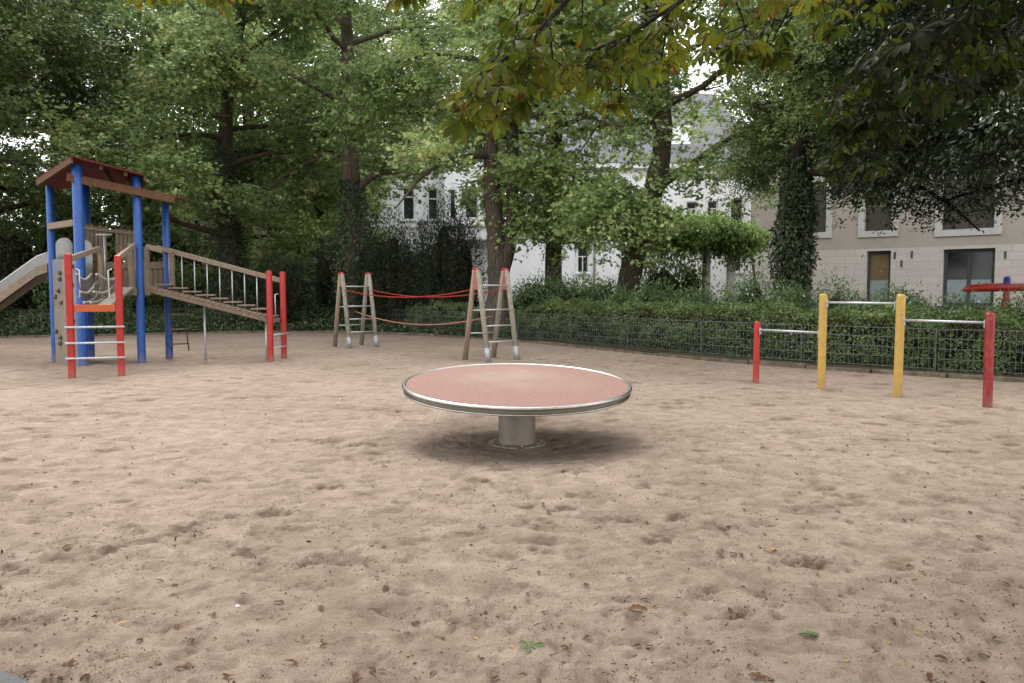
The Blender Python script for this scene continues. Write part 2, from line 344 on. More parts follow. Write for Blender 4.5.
def block_wall():
    m, nt, b = newmat('pale_block_facing')
    tc = N(nt, 'ShaderNodeTexCoord'); mp = N(nt, 'ShaderNodeMapping'); mp.inputs['Rotation'].default_value = (R(-90), 0, 0)
    nt.links.new(tc.outputs['Object'], mp.inputs[0])
    br = N(nt, 'ShaderNodeTexBrick'); br.inputs['Scale'].default_value = 1.0
    br.inputs['Color1'].default_value = (.47, .42, .385, 1); br.inputs['Color2'].default_value = (.52, .47, .43, 1); br.inputs['Mortar'].default_value = (.40, .355, .325, 1)
    br.inputs['Mortar Size'].default_value = .012; br.inputs['Brick Width'].default_value = .62; br.inputs['Row Height'].default_value = .3
    nt.links.new(mp.outputs[0], br.inputs['Vector']); nt.links.new(br.outputs[0], b.inputs['Base Color'])
    b.inputs['Roughness'].default_value = .85; return m
M['block'] = block_wall()

# ------------------------------------------------------------------ camera, sky, sun
cam = bpy.data.cameras.new('camera'); co = bpy.data.objects.new('camera', cam); COL.objects.link(co)
co.location = (0, 0, 1.5); co.rotation_euler = (R(90 - 3.63), 0, 0)
cam.sensor_width = 36; cam.lens = 36 * 796 / 1024; cam.clip_start = .05; cam.clip_end = 2000
S.camera = co

SUN_EL, SUN_AZ = 52, -20      # degrees; azimuth from +Y towards +X
w = bpy.data.worlds.new('World'); S.world = w; w.use_nodes = True; nt = w.node_tree
sky = N(nt, 'ShaderNodeTexSky', sky_type='NISHITA'); sky.sun_disc = False; sky.sun_elevation = R(SUN_EL); sky.sun_rotation = R(SUN_AZ)
sky.air_density = 1.0; sky.dust_density = 4.0; sky.ozone_density = 1.0
hs = N(nt, 'ShaderNodeHueSaturation'); hs.inputs['Saturation'].default_value = .22; hs.inputs['Value'].default_value = 1.0
mx = N(nt, 'ShaderNodeMix', data_type='RGBA'); mx.inputs[0].default_value = .6; mx.inputs[7].default_value = (26.0, 26.1, 26.5, 1)   # high cloud over the clear sky
nt.links.new(sky.outputs[0], hs.inputs['Color']); nt.links.new(hs.outputs[0], mx.inputs[6])
bg = nt.nodes['Background']; bg.inputs[1].default_value = .15; nt.links.new(mx.outputs[2], bg.inputs[0])

sl = bpy.data.lights.new('sun', 'SUN'); sl.energy = 2.8; sl.angle = R(20); sl.color = (1, .965, .91)
so = bpy.data.objects.new('sun', sl); COL.objects.link(so); so.location = (-8, 20, 30)
from mathutils import Vector
sd = Vector((math.sin(R(SUN_AZ)) * math.cos(R(SUN_EL)), math.cos(R(SUN_AZ)) * math.cos(R(SUN_EL)), math.sin(R(SUN_EL))))
so.rotation_euler = sd.to_track_quat('Z', 'Y').to_euler()
S.view_settings.view_transform = 'Standard'; S.view_settings.look = 'None'; S.view_settings.exposure = 0
S.render.engine = 'CYCLES'; S.cycles.use_denoising = True
S.cycles.max_bounces = 7; S.cycles.diffuse_bounces = 4; S.cycles.transmission_bounces = 4; S.cycles.glossy_bounces = 3

# ------------------------------------------------------------------ ground
KERB = smooth_path([(-30, 17), (-22, 22), (-16, 25.2), (-12, 27.4), (-8, 28.8), (-4, 27.6), (.23, 23.4), (3.5, 18.25), (5.9, 15.25), (8.4, 13.0), (12, 10.6), (19, 8)])
FENCE = smooth_path([(-30, 22), (-22, 26.5), (-16, 29.3), (-10, 31.2), (-6, 30.3), (-3.0, 27.4), (.55, 23.75), (3.8, 18.6), (6.15, 15.6), (8.6, 13.35), (12.2, 10.95), (19, 8.4)])

def vnoise(x, y, scale, seed):
    r = np.random.default_rng(seed); g = r.random((256, 256))
    u, v = x / scale + 100.3, y / scale + 77.7
    i, j = np.floor(u).astype(int), np.floor(v).astype(int); fu, fv = u - i, v - j
    fu = fu * fu * (3 - 2 * fu); fv = fv * fv * (3 - 2 * fv)
    G = lambda a, b: g[a % 256, b % 256]
    return (G(i, j) * (1 - fu) + G(i + 1, j) * fu) * (1 - fv) + (G(i, j + 1) * (1 - fu) + G(i + 1, j + 1) * fu) * fv - .5

def axis(segs):
    out = []
    for a, b, st in segs: out += list(np.arange(a, b - 1e-6, st))
    out.append(segs[-1][1]); return np.array(out)
GX = axis([(-32, -14, .35), (-14, -6, .06), (-6, -3, .035), (-3, 4, .018), (4, 7, .035), (7, 12, .06), (12, 24, .4)])
GY = axis([(-8, 2.4, .4), (2.4, 5.5, .016), (5.5, 9, .024), (9, 14, .045), (14, 32, .09)])
X, Y = np.meshgrid(GX, GY)
def ridge(sc, sd): return .25 - np.abs(vnoise(X + .25 * Y, Y, sc, sd))
H = .045 * vnoise(X, Y, 2.6, 1) + .016 * vnoise(X, Y, .9, 2) + .010 * ridge(.42, 3) + .011 * ridge(.20, 4) + .011 * ridge(.10, 14) + .012 * vnoise(X, Y, .05, 5)
DAMP_SHADE = np.zeros_like(H)
DISC = (.05, 8.0)
def dent(cx, cy, a, b, ang, dep, rim=.35, damp_shade_v=0.0, rough=0.0):
    e = 2.6 * max(a, b)
    i0, i1 = np.searchsorted(GX, (cx - e, cx + e)); j0, j1 = np.searchsorted(GY, (cy - e, cy + e))
    if i1 - i0 < 2 or j1 - j0 < 2: return
    x = X[j0:j1, i0:i1] - cx; y = Y[j0:j1, i0:i1] - cy
    u = (x * math.cos(ang) + y * math.sin(ang)) / a; v = (-x * math.sin(ang) + y * math.cos(ang)) / b
    r = np.sqrt(u * u + v * v); k = np.exp(-(r ** 6) * 1.1)
    ring = np.exp(-((r - 1.3) / .24) ** 2) * (1 + .8 * u / (r + .3))
    H[j0:j1, i0:i1] += -dep * k + dep * rim * ring
    if rough: H[j0:j1, i0:i1] += rough * k * vnoise(X[j0:j1, i0:i1], Y[j0:j1, i0:i1], .045, 9)
    if damp_shade_v:
        q = np.clip(k * 1.2 - .1, 0, 1) * damp_shade_v * np.clip(.75 + 1.5 * vnoise(X[j0:j1, i0:i1], Y[j0:j1, i0:i1], .05, 8), 0, 1)
        DAMP_SHADE[j0:j1, i0:i1] = np.maximum(DAMP_SHADE[j0:j1, i0:i1], q)
rr = random.Random(5)
for _ in range(6500):  # scuff dents; many have their shade painted into the sand colour
    y = 2.5 + 24 * rr.random() ** 1.5; x = rr.uniform(-.75, .75) * (y + 1.2)
    s = rr.uniform(.6, 1.15)
    dent(x, y, .11 * s, .045 * s, rr.uniform(0, math.pi), rr.uniform(.006, .016) * s, rr.uniform(.25, .55), damp_shade_v=rr.choice([0, 0, .15, .25, .38]))
for _ in range(4200):
    y = 2.5 + 9 * rr.random() ** 1.2; x = rr.uniform(-.75, .75) * (y + 1.2); s = rr.uniform(.5, 1.2)
    dent(x, y, .04 * s, .026 * s, rr.uniform(0, math.pi), rr.uniform(.006, .016), .5, damp_shade_v=rr.choice([0, 0, .2, .4]))
# places where somebody has dug: (x, y, radius)
for x, y, a, dv in [(-1.62, 5.3, .15, .85), (-1.36, 4.95, .13, .75), (-1.5, 4.5, .11, .9), (-.95, 4.35, .2, .6), (-2.5, 4.42, .22, .55), (-3.05, 4.5, .14, .4), (.35, 5.4, .13, .8), (1.62, 4.28, .13, .85),
                    (1.75, 4.3, .07, .8), (-3.4, 11.3, .25, .6), (-4.7, 9.6, .25, .5), (-6.5, 9.8, .2, .5), (1.75, 6.9, .2, .3), (-.55, 3.62, .16, .5), (-.2, 3.5, .12, .4), (1.0, 3.6, .14, .4), (2.6, 5.1, .12, .35),
                    (-2.2, 3.5, .16, .35), (2.35, 3.25, .2, .4), (-6.2, 12.1, .2, .5), (-1.2, 9.8, .22, .35), (3.1, 8.2, .2, .3), (.5, 3.35, .15, .35), (1.5, 3.45, .17, .35)]:
    dent(x, y, a, a * .62, rr.uniform(-.5, .5), .02, .5, dv, .04)
    for _ in range(7): dent(x + rr.gauss(0, a * .8), y + rr.gauss(0, a * .6), a * rr.uniform(.15, .4), a * rr.uniform(.12, .25), rr.uniform(0, 3), .012, .5, dv, .03)
for x, y in [(4.04, 13.12), (4.76, 12.18), (5.47, 11.23), (6.19, 10.29), (-9.78, 17.0), (-8.62, 15.95), (-9.5, 17.9), (-7.77, 16.65), (-7.62, 17.65), (-7.63, 13.74), (-6.9, 14.0), (-5.18, 17.03), (-5.12, 17.82)]:
    dent(x, y, .24, .22, 0, .045, .4, .45, .02)  # contact shade round each post base painted into the sand colour
for _ in range(330):
    y = 4.2 + 14 * rr.random() ** 1.2; x = rr.uniform(-.72, .72) * (y + .5); q = rr.uniform(.05, .13) * (1 if y < 9 else 1.35)
    dent(x, y, q * 1.3, q * .9, rr.uniform(-.7, .7), .012, .5, rr.uniform(.45, 1.0), .03)
H *= .74
# the hollow worn round the turning disc
dd = np.sqrt((X - DISC[0]) ** 2 + ((Y - DISC[1]) * 1.0) ** 2)
H += -.05 * np.exp(-(dd / 1.05) ** 4) + .02 * np.exp(-((dd - 1.5) / .3) ** 2)
DAMP_SHADE = np.maximum(DAMP_SHADE, .42 * np.exp(-(dd / 1.15) ** 6) * np.clip(.8 + 1.2 * vnoise(X, Y, .14, 12), 0, 1.3))  # disc-sized shade painted into the sand colour under the platform
DAMP_SHADE = np.maximum(DAMP_SHADE, np.clip(1.5 * (vnoise(X, Y, .32, 61) + .7 * vnoise(X, Y, .11, 62) - .36), 0, .55))
DAMP_SHADE = np.maximum(DAMP_SHADE, np.clip(vnoise(X, Y, 1.6, 21) + vnoise(X, Y, .22, 22) * .8 - .34, 0, .28))
nx, ny = len(GX), len(GY)
V = np.stack([X, Y, H], -1).reshape(-1, 3)
a = (np.arange(ny - 1)[:, None] * nx + np.arange(nx - 1)[None]).ravel()
quads = np.stack([a, a + 1, a + nx + 1, a + nx], 1)
me = np_mesh('sand', V, quads.ravel(), np.full(len(quads), 4), {'damp_shade': DAMP_SHADE.ravel()}, True)
tag(link('sand', me, M['sand']), kind='structure')
def ground(x, y):
    i = int(np.clip(np.searchsorted(GX, x), 1, nx - 1)); j = int(np.clip(np.searchsorted(GY, y), 1, ny - 1))
    fx = (x - GX[i - 1]) / (GX[i] - GX[i - 1]); fy = (y - GY[j - 1]) / (GY[j] - GY[j - 1])
    return float((H[j - 1, i - 1] * (1 - fx) + H[j - 1, i] * fx) * (1 - fy) + (H[j, i - 1] * (1 - fx) + H[j, i] * fx) * fy)

tag(MB().poly([(-600, -600, -.3), (600, -600, -.3), (600, 900, -.3), (-600, 900, -.3)]).build('ground', M['soil']), kind='structure')
mb = MB()
kp = resample(KERB, .5)
for i in range(len(kp) - 1):
    mb.poly([(*kp[i], .07), (*kp[i + 1], .07), (kp[i + 1][0] + (0 if kp[i + 1][0] < 9 else 30), 120, .07), (kp[i][0] + (0 if kp[i][0] < 9 else 30), 120, .07)])
tag(mb.build('garden_bed', M['soil']), kind='structure')
# kerb: one row of edging timbers
mb = MB(); kk = resample(KERB, 1.25)
for i in range(len(kk) - 1):
    d = nrm(kk[i + 1] - kk[i]); z = -.03 + rr.uniform(-.015, .015)
    mb.bar((*(kk[i] + d * .012), z), (*(kk[i + 1] - d * .012), z + rr.uniform(-.01, .01)), .13, .2)
tag(mb.build('kerb', M['kerb'], bevel=.012), kind='structure')
# path under the photographer's feet
mb = MB(); e0, e1 = np.array((-2.765, 3.404)), np.array((6, -1.556))
mb.prism([(*e0, .03), (-14, 9.547, .03), (-14, -8, .03), (6, -8, .03), (*e1, .03)], (0, 0, .04))
tag(mb.build('path', M['asphalt'], bevel=.01), kind='structure')

# ------------------------------------------------------------------ turning disc
disc = tag(empty('turning_disc', (DISC[0], DISC[1], 0)), 'tilted red rubber turning disc with steel rim on a single post', 'turning disc')
MB().lathe([(.187, -.1), (.187, .50)], 40).build('post', M['post_steel'], disc)
bp = MB().lathe([(.0, .0), (.29, .0), (.295, -.006), (.295, -.03), (.0, -.03)], 48).build('base_plate', M['post_steel'], disc); bp.location = (0, 0, -.028)
for k in range(8):
    a = k * math.pi / 4 + .2
    bo = MB().lathe([(0, .018), (.010, .018), (.013, .013), (.013, 0)], 6).build('bolt', M['post_steel'], bp); bo.location = (.25 * math.cos(a), .25 * math.sin(a), 0)
top = empty('platform', (0, 0, .575)); top.parent = disc; top.rotation_euler = (R(4.5), R(.75), 0)
RD = 1.147
MB().lathe([(0, .004), (.3, .004), (.7, .003), (1.0, .002), (RD - .035, -.002)], 128).build('deck', M['deck'], top)
prof = [(RD - .036 + .02 + .022 * math.cos(t), -.010 + .017 * math.sin(t)) for t in np.linspace(math.pi * .95, -math.pi * .5, 14)]
MB().lathe(prof, 128).build('rim', M['ring'], top)
MB().lathe([(RD - .022, -.014), (RD - .030, -.03), (RD - .040, -.062)], 128).build('band', M['band'], top)
MB().lathe([(RD - .045, -.060), (RD - .012, -.062), (RD - .008, -.070), (RD - .012, -.078), (RD - .05, -.080)], 128).build('flange', M['ring'], top)
MB().lathe([(RD - .049, -.079), (.9, -.09), (.5, -.10), (.26, -.11), (.20, -.16), (.186, -.20)], 64).build('underside', M['post_steel'], top)

# ------------------------------------------------------------------ horizontal bars
bars = tag(empty('turning_bars', (5.1, 11.7, 0)), 'row of three horizontal turning bars between two yellow and two red posts', 'turning bars')
O = np.array((5.1, 11.7, 0.0))
p1, p4 = np.array((4.04, 13.12)), np.array((6.19, 10.29))
PP = [p1 + (p4 - p1) * t for t in (0, 1 / 3, 2 / 3, 1)]
for p, h, m, r in zip(PP, (1.0, 1.46, 1.46, 1.225), ('dkred', 'yellow', 'yellow', 'dkred'), (.052, .06, .06, .058)):
    q = MB().lathe([(r, -.2), (r, h - .04), (r * .93, h - .02), (r * .7, h - .004), (0, h)], 28).build('post', M['red'] if h == 1.0 else M[m], bars)
    q.location = (p[0] - O[0], p[1] - O[1], 0); q.rotation_euler = (R(rr.uniform(-.5, .5)), R(rr.uniform(-.6, .6)), 0)
for i, z in enumerate((.862, 1.325, 1.09)):
    d = nrm(PP[i + 1] - PP[i]); a = PP[i] + d * .04; b = PP[i + 1] - d * .04
    q = MB().tube([(*(a - O[:2]), z), (*(b - O[:2]), z)], .017, 14).build('bar', M['galv'], bars)
    for e, sgn in ((a, 1), (b, -1)):
        c = e + d * sgn * .028 - O[:2]
        MB().box((c[0], c[1], z - .02), (.014, .04, .11), rz=math.atan2(d[1], d[0])).build('bracket', M['galv'], q, .004)

# ------------------------------------------------------------------ rope bridge
rb = tag(empty('rope_bridge', (-2.3, 19.3, 0)), 'climbing ropes strung between two log A-frame ladders with red caps', 'rope bridge')
O = np.array((-2.3, 19.3, 0.0))
U = nrm(np.array((-3.75, 4.15, 0))); W = np.array((-U[1], U[0], 0)) * -1      # along the bridge / across it
if W[0] < 0: W = -W
def aframe(c, facing):
    """two A-shaped pairs of logs, rungs between the outer legs"""
    tops = []
    for k, off in enumerate((0, .82)):
        cc = np.array((*c, 0.0)) + W * off - O; ap = cc + np.array((0, 0, 1.95)); tops.append(ap)
        for s in (-1, 1):
            ft = cc + U * s * .42; ft[2] = -.15
            tp = ap + U * s * .055; dirn = tp - ft
            lg = MB().tube([ft, ft + dirn * .5, tp], [.060, .056, .050], 12).build('leg', M['log_warm'] if (s > 0 and k == 0) else M['log'], rb)
            if s < 0:
                MB().tube([ft + dirn * .07, ft + dirn * .215], [.0618, .0610], 12).build('steel_shoe', M['shoe'], lg)
        cp = MB()
        cp.prism([ap + U * .13 + (0, 0, .03), ap - U * .13 + (0, 0, .03), ap - U * .12 + (0, 0, -.03), ap + U * .12 + (0, 0, -.03)], W * .005)
        cp.tube([ap + U * .1 + (0, 0, .022), ap - U * .1 + (0, 0, .012)], .030, 8).build('cap', M['redplastic'], rb)
        g = ap - W * .035
        if facing > 0:
            MB().prism([g + U * .06 + (0, 0, -.05), g - U * .06 + (0, 0, -.05), g - U * .12 + (0, 0, -.42), g + U * .12 + (0, 0, -.42)], W * .07).build('gusset', M['palered'], rb)
        else:
            MB().prism([g + U * .05 + (0, 0, -.05), g - U * .05 + (0, 0, -.05), g - U * .10 + (0, 0, -.33), g + U * .10 + (0, 0, -.33)], W * .07).build('gusset', M['log_warm'], rb)
    for s, zs in ((-1, (.42, .76, 1.1, 1.62)), (1, (.58, 1.08))):
        for z in zs:
            f = 1 - (z + .0) / 1.95
            a = tops[0] * (1, 1, 0) + U * s * (.055 + .365 * f) + (0, 0, z); b = tops[1] * (1, 1, 0) + U * s * (.055 + .365 * f) + (0, 0, z)
            MB().tube([a - W * .05, b + W * .05], .017, 8).build('rung', M['galv'], rb)
    return tops
M['palered'] = simple('faded_red_plate', (0.276, 0.078, 0.060), (0.330, 0.120, 0.096), 6, .6, bs=.05)
t1 = aframe((-.76, 17.0), 1); t2 = aframe((-4.5, 21.05), -1)
def sag(a, b, d, n=18): 
    t = np.linspace(0, 1, n)[:, None]; return a + (b - a) * t - np.array((0, 0, 1.0)) * d * 4 * t * (1 - t)
for k in (0, 1):
    MB().tube(sag(t1[k] + (0, 0, -.40), t2[k] + (0, 0, -.40), .2), .014, 7).build('hand_rope', M['redrope'], rb)
mid1, mid2 = (t1[0] + t1[1]) / 2, (t2[0] + t2[1]) / 2
MB().tube(sag(mid1 + (0, 0, -1.0), mid2 + (0, 0, -1.0), .26), .016, 7).build('foot_rope', M['palerope'], rb)

# ------------------------------------------------------------------ climbing tower
tw = tag(empty('climbing_tower', (-8.6, 17.0, 0)), 'wooden climbing tower on blue posts with red roof, slide, ramp and red ladder', 'climbing tower')
O = np.array((-8.6, 17.0, 0.0))
def T(x, y, z): return np.array((x, y, z)) - O
A_, B_, B2, C_, D_ = (-9.78, 17.0), (-8.62, 15.95), (-9.50, 17.9), (-7.77, 16.65), (-7.62, 17.65)
for (x, y), h, r in ((A_, 3.72, .074), (B_, 4.0, .098), (B2, 3.9, .085), (C_, 3.86, .082), (D_, 3.42, .078)):
    q = MB().lathe([(r * 1.03, -.25), (r, .02), (r, h - .01), (r * .9, h), (0, h)], 24).build('post', M['blue'], tw); q.location = T(x, y, 0)
# roof: two slightly pitched sheets on rafters, red brown above and below
Lf, Pf, Rf = (-9.90, 16.75, 3.80), (-8.52, 15.62, 4.09), (-7.55, 16.5, 3.86)
Lb, Pb, Rb = (-10.5, 18.4, 3.80), (-9.5, 18.5, 3.96), (-8.45, 18.4, 3.82)
rf = empty('roof'); rf.parent = tw
MB().prism([T(*Lf), T(*Pf), T(*Pb), T(*Lb)], (0, 0, .035)).prism([T(*Pf), T(*Rf), T(*Rb), T(*Pb)], (0, 0, .035)).build('roof_sheet', M['roofred'], rf)
def lerp(a, b, t): return tuple(np.array(a) + (np.array(b) - np.array(a)) * t)
MB().bar(T(*lerp(Lf, Lf, 0)) + (0.0, .03, -.06), T(*Pf) + (-.03, .03, -.06), .05, .11).build('fascia_board', M['beam'], rf, .006)
for t in (.35, .7):
    MB().bar(T(*lerp(Pf, Rf, t)) + (0, .1, -.05), T(*lerp(Pb, Rb, t)) + (0, 0, -.05), .07, .09).build('rafter', M['beam'], rf, .006)
MB().bar(T(*Rf) + (0, .05, -.05), T(*Rb) + (0, 0, -.05), .05, .09).build('rafter', M['beam'], rf, .006)
ev = MB()
e0, e1 = np.array(T(-8.74, 15.80, 3.72)), np.array(T(-7.12, 16.95, 3.41))
ev.bar(e0, e1, .05, .13).build('eave_beam', M['beam'], tw, .008)
eb = np.array((.30, -.40, 0)) * .0
MB().prism([e0 + (0, 0, .07), e1 + (.02, 0, .07), e1 + (-.05, .95, .10), e1 + (-.55, .9, .13)], (0, 0, .03)).build('eave_board', M['slatewood'] if 'slatewood' in M else M['beam'], tw)
# platform with joists
plat = [A_, (-8.6, 16.0), (-7.72, 16.62), (-7.58, 17.75), (-9.45, 18.0)]
c = np.mean(plat, axis=0)
pf = MB(); pf.prism([T(x, y, 1.50) for x, y in [tuple(np.array(p) + (c - np.array(p)) * .04) for p in plat]], (0, 0, .07))
pf.build('floor_deck', M['woodh'], tw)
ed = [T(*p, 1.49) for p in plat]
for i in range(5):
    a, b = ed[i], ed[(i + 1) % 5]; d = nrm(b - a)
    MB().bar(a + d * .09, b - d * .09, .05, .16).build('joist', M['wood'], tw, .006)
# plank wall at the back (two runs of boards with a slot between) and rails
def boards(a, b, z0, z1, n, m, name='plank_wall', gap=.012, lean=0, skip=()):
    a, b = np.array(a), np.array(b); mbx = MB()
    for i in range(n):
        if i in skip: continue
        p = a + (b - a) * (i / n); q = a + (b - a) * ((i + 1) / n); d = nrm(q - p)
        mbx.bar(T(*((p + q) / 2), z0 + rr.uniform(-.01, .01)), T(*((p + q) / 2), z1 + rr.uniform(-.012, .012) - lean * i), np.linalg.norm(q - p) - gap, .03, up=(-d[1], d[0], 0))
    return mbx.build(name, m, tw, .004)
boards((-9.55, 17.78), (-8.30, 17.88), 2.16, 2.99, 14, M['wood'], lean=.013, skip=(6, 7))
boards((-9.55, 17.78), (-7.68, 17.84), 1.58, 1.98, 17, M['wood'], 'lower_boards', skip=(5, 11))
MB().bar(T(-9.5, 17.75, 2.07), T(-7.66, 17.82, 2.07), .05, .15).build('rail', M['wood'], tw, .006)
MB().bar(T(-9.5, 17.75, 2.9), T(-8.30, 17.85, 2.76), .04, .06).build('rail', M['woodh'], tw, .006)
pole = MB().tube([T(-8.86, 17.4, 1.55), T(-8.86, 17.4, 2.72)], .022, 10); pole.tube([T(-9.04, 17.42, 2.72), T(-8.68, 17.38, 2.72)], .022, 10)
pole.build('steel_pole', M['galv'], tw)
MB().bar(T(-9.76, 16.93, 2.86), T(-8.72, 16.0, 2.86), .09, .13).build('rail', M['woodh'], tw, .008)
# slide with its rounded hood plates
sl_ = empty('slide'); sl_.parent = tw
def arch(x0, x1, z0, z1, y):
    xs = np.linspace(0, math.pi, 12); pts = [(x0, y, z0), (x1, y, z0)]
    pts += [((x0 + x1) / 2 + (x1 - x0) / 2 * math.cos(t), y, z1 - .16 + .16 * math.sin(t)) for t in xs]
    return [T(*p) for p in pts]
MB().prism(arch(-9.95, -9.58, 1.55, 2.66, 17.45), (0, .012, 0)).prism(arch(-9.57, -9.18, 1.55, 2.62, 17.5), (0, .012, 0)).build('hood_plate', M['steel'], sl_)
s_top, s_end, wdt = np.array((-9.95, 17.35)), np.array((-12.9, 17.05)), .24
prof = [(0, 2.06), (.22, 1.98), (.5, 1.78), (1.0, 1.41), (1.6, .97), (2.2, .55), (2.6, .36), (2.96, .32)]
dv = nrm(s_end - s_top); pv = np.array((-dv[1], dv[0]))
chute = MB(); ch = [T(*(s_top + dv * s), z) for s, z in prof]; p3 = np.array((*pv, 0))
vs = []; fs = []
for q in ch:
    vs += [q + p3 * wdt + (0, 0, .25), q + p3 * wdt, q - p3 * wdt, q - p3 * wdt + (0, 0, .25)]
for i in range(len(ch) - 1):
    for k in range(3): fs.append((i * 4 + k, i * 4 + k + 1, i * 4 + k + 5, i * 4 + k + 4))
chute.add(vs, fs); cho = chute.build('chute', M['steel'], sl_); md = cho.modifiers.new('Solid', 'SOLIDIFY'); md.thickness = .012
for s in (-1, 1):
    MB().tube([q + p3 * wdt * s + (0, 0, .26) for q in ch], .018, 8).build('edge_rail', M['galv'], sl_)
    sk = MB()
    for i in range(len(ch) - 1):
        a, b = ch[i] + p3 * (wdt + .03) * s, ch[i + 1] + p3 * (wdt + .03) * s
        sk.prism([a + (0, 0, .03), b + (0, 0, .03), b - (0, 0, .16), a - (0, 0, .16)], p3 * .03)
    sk.build('side_board', M['woodh'], sl_)
MB().tube([T(-12.4, 17.3, -.2), T(-12.4, 17.3, .42)], .03, 10).build('support', M['galv'], sl_)
# climbing wall between the left posts
cw0, cw1 = np.array((-9.70, 16.88)), np.array((-8.72, 16.0)); d = nrm(cw1 - cw0); nn = np.array((d[1], -d[0]))
cw = MB().bar(T(*((cw0 + cw1) / 2), -.1), T(*((cw0 + cw1) / 2), 2.16), np.linalg.norm(cw1 - cw0) - .06, .035, up=(nn[0], nn[1], 0)).build('climbing_wall', M['climb'], tw, .004)
for k in range(15):
    t, z = rr.uniform(.08, .92), .28 + k * .122
    p = cw0 + (cw1 - cw0) * t + nn * .03
    h = MB().tube([T(*p, z), T(*(p + nn * .03), z + .01), T(*(p + nn * .055), z)], [.05, .045, .02], 8).build('hold', M['hold'], cw)
# red ladder in front with handrails to the platform
ld = empty('ladder'); ld.parent = tw
E_, F_ = np.array((-7.63, 13.74)), np.array((-6.90, 14.0))
for p, h in ((E_, 2.14), (F_, 2.12)):
    dz = math.atan2((F_ - E_)[1], (F_ - E_)[0])
    MB().box(T(*p, h / 2 - .1), (.112, .112, h + .2), rz=dz).build('ladder_post', M['red'], ld, .018)
dl = nrm(F_ - E_)
pn = np.array((-dl[1], dl[0]))
for z in (.335, .60, .875): MB().tube([T(*(E_ - dl * .08 - pn * .072), z), T(*(F_ + dl * .08 - pn * .072), z)], .02, 10).build('rung', M['galv'], ld)
MB().bar(T(*(E_ + dl * .06), 1.2), T(*(F_ - dl * .06), 1.2), .05, .125).build('crossbar', M['orange'], ld, .006)
pn = np.array((-dl[1], dl[0]))
for p, tgt in ((E_ + dl * .03, (-8.20, 15.9, 2.34)), (F_ - dl * .03, (-7.78, 16.5, 2.44))):
    a = T(*(p + pn * .05), 2.06); b = T(*tgt)
    MB().bar(a, b, .06, .10).build('handrail', M['woodh'], ld, .008)
MB().bar(T(-8.20, 15.95, 1.50), T(-8.20, 15.95, 2.38), .09, .09).build('newel', M['wood'], ld, .008)
MB().bar(T(-7.82, 16.42, 1.50), T(-7.82, 16.42, 2.48), .12, .09).build('newel', M['wood'], ld, .008)
for p, s in ((E_, 1), (F_, -1)):
    b = p + dl * s * .10 + pn * .03; c2 = b + dl * s * .06
    MB().tube([T(*b, 1.38), T(*c2, 1.40), T(*c2, 1.86), T(*b, 1.88)], .014, 8).build('grip', M['galv'], ld)
# net crawl from the crossbar up to the platform, with a worn plank beside it
net = MB(); nod = MB()
n0, n1 = np.array(T(*(E_ + dl * .12), 1.24)), np.array(T(*(F_ - dl * .34), 1.24)); m0, m1 = np.array(T(-8.42, 15.98, 1.56)), np.array(T(-7.98, 16.3, 1.56))
nu, nv = 6, 12
def netp(u, v):
    p = (n0 * (1 - u) + n1 * u) * (1 - v) + (m0 * (1 - u) + m1 * u) * v
    return p + np.array((0, 0, .55 * (abs(u - .5) * 2) ** 2 * (1 - .5 * v) - .10 * math.sin(math.pi * v)))
for i in range(nu + 1): net.tube([netp(i / nu, j / nv) for j in range(nv + 1)], .011, 5)
for j in range(nv + 1): net.tube([netp(i / nu, j / nv) for i in range(nu + 1)], .009, 5)
no = net.build('net', M['rope'], tw)
km = MB().tube([(0, 0, -.02), (0, 0, .02)], .021, 6).mesh('knot')
for i in range(nu + 1):
    for j in range(nv + 1):
        kn = link('knot', km, M['node'], no); kn.location = netp(i / nu, j / nv)
MB().bar(T(*(F_ - dl * .28 + pn * .1), 1.22), T(-7.86, 16.3, 1.56), .22, .05).build('plank', M['wood_grey'], tw, .008)
# ramp on the right
rp = empty('ramp'); rp.parent = tw
g0, g1 = np.array((-7.66, 16.75)), np.array((-5.17, 17.10)); dr = nrm(g1 - g0); pr = np.array((-dr[1], dr[0]))
z0, z1, Wd = 1.53, .86, .72
def ramp_p(t, s, dz=0): q = g0 + (g1 - g0) * t + pr * s; return T(*q, z0 + (z1 - z0) * t + dz)
rd = MB(); nb = 24
for i in range(nb):
    t = (i + .5) / nb; rd.bar(ramp_p(t, .0, .065), ramp_p(t, Wd, .065), 2.58 / nb - .012, .03)
rd.build('ramp_deck', M['woodh'], rp, .004)
for s in (.04, Wd - .04): MB().bar(ramp_p(-.01, s, -.0), ramp_p(1.03, s, -.0), .055, .10).build('stringer', M['wood'], rp, .006)
for i in range(8):
    t = .07 + i * .113; p = ramp_p(t, Wd - .16, .155)
    MB().box(p + (0.02, 0, 0), (.36, .24, .035), rz=math.atan2(dr[1], dr[0])).build('tread', M['woodh'], rp, .004)
MB().bar(ramp_p(-.0, Wd + .02, .92), ramp_p(1.04, Wd + .02, .90), .06, .11).build('handrail', M['woodh'], rp, .01)
MB().bar(ramp_p(.0, .0, .90), ramp_p(.13, .0, .90), .06, .11).build('handrail', M['woodh'], rp, .01)
for i in range(9):
    t = .10 + i * .105
    MB().tube([ramp_p(t, Wd + .02, -.02), ramp_p(t, Wd + .02, .88)], .013, 8).build('baluster', M['galv'], rp)
for t in (.005, .13): MB().bar(ramp_p(t, -.02 if t < .1 else Wd - .05, -.12), ramp_p(t, -.02 if t < .1 else Wd - .05, .9), .09, .09).build('newel', M['wood'], rp, .008)
G_, H_ = np.array((-5.18, 17.03)), np.array((-5.12, 17.82))
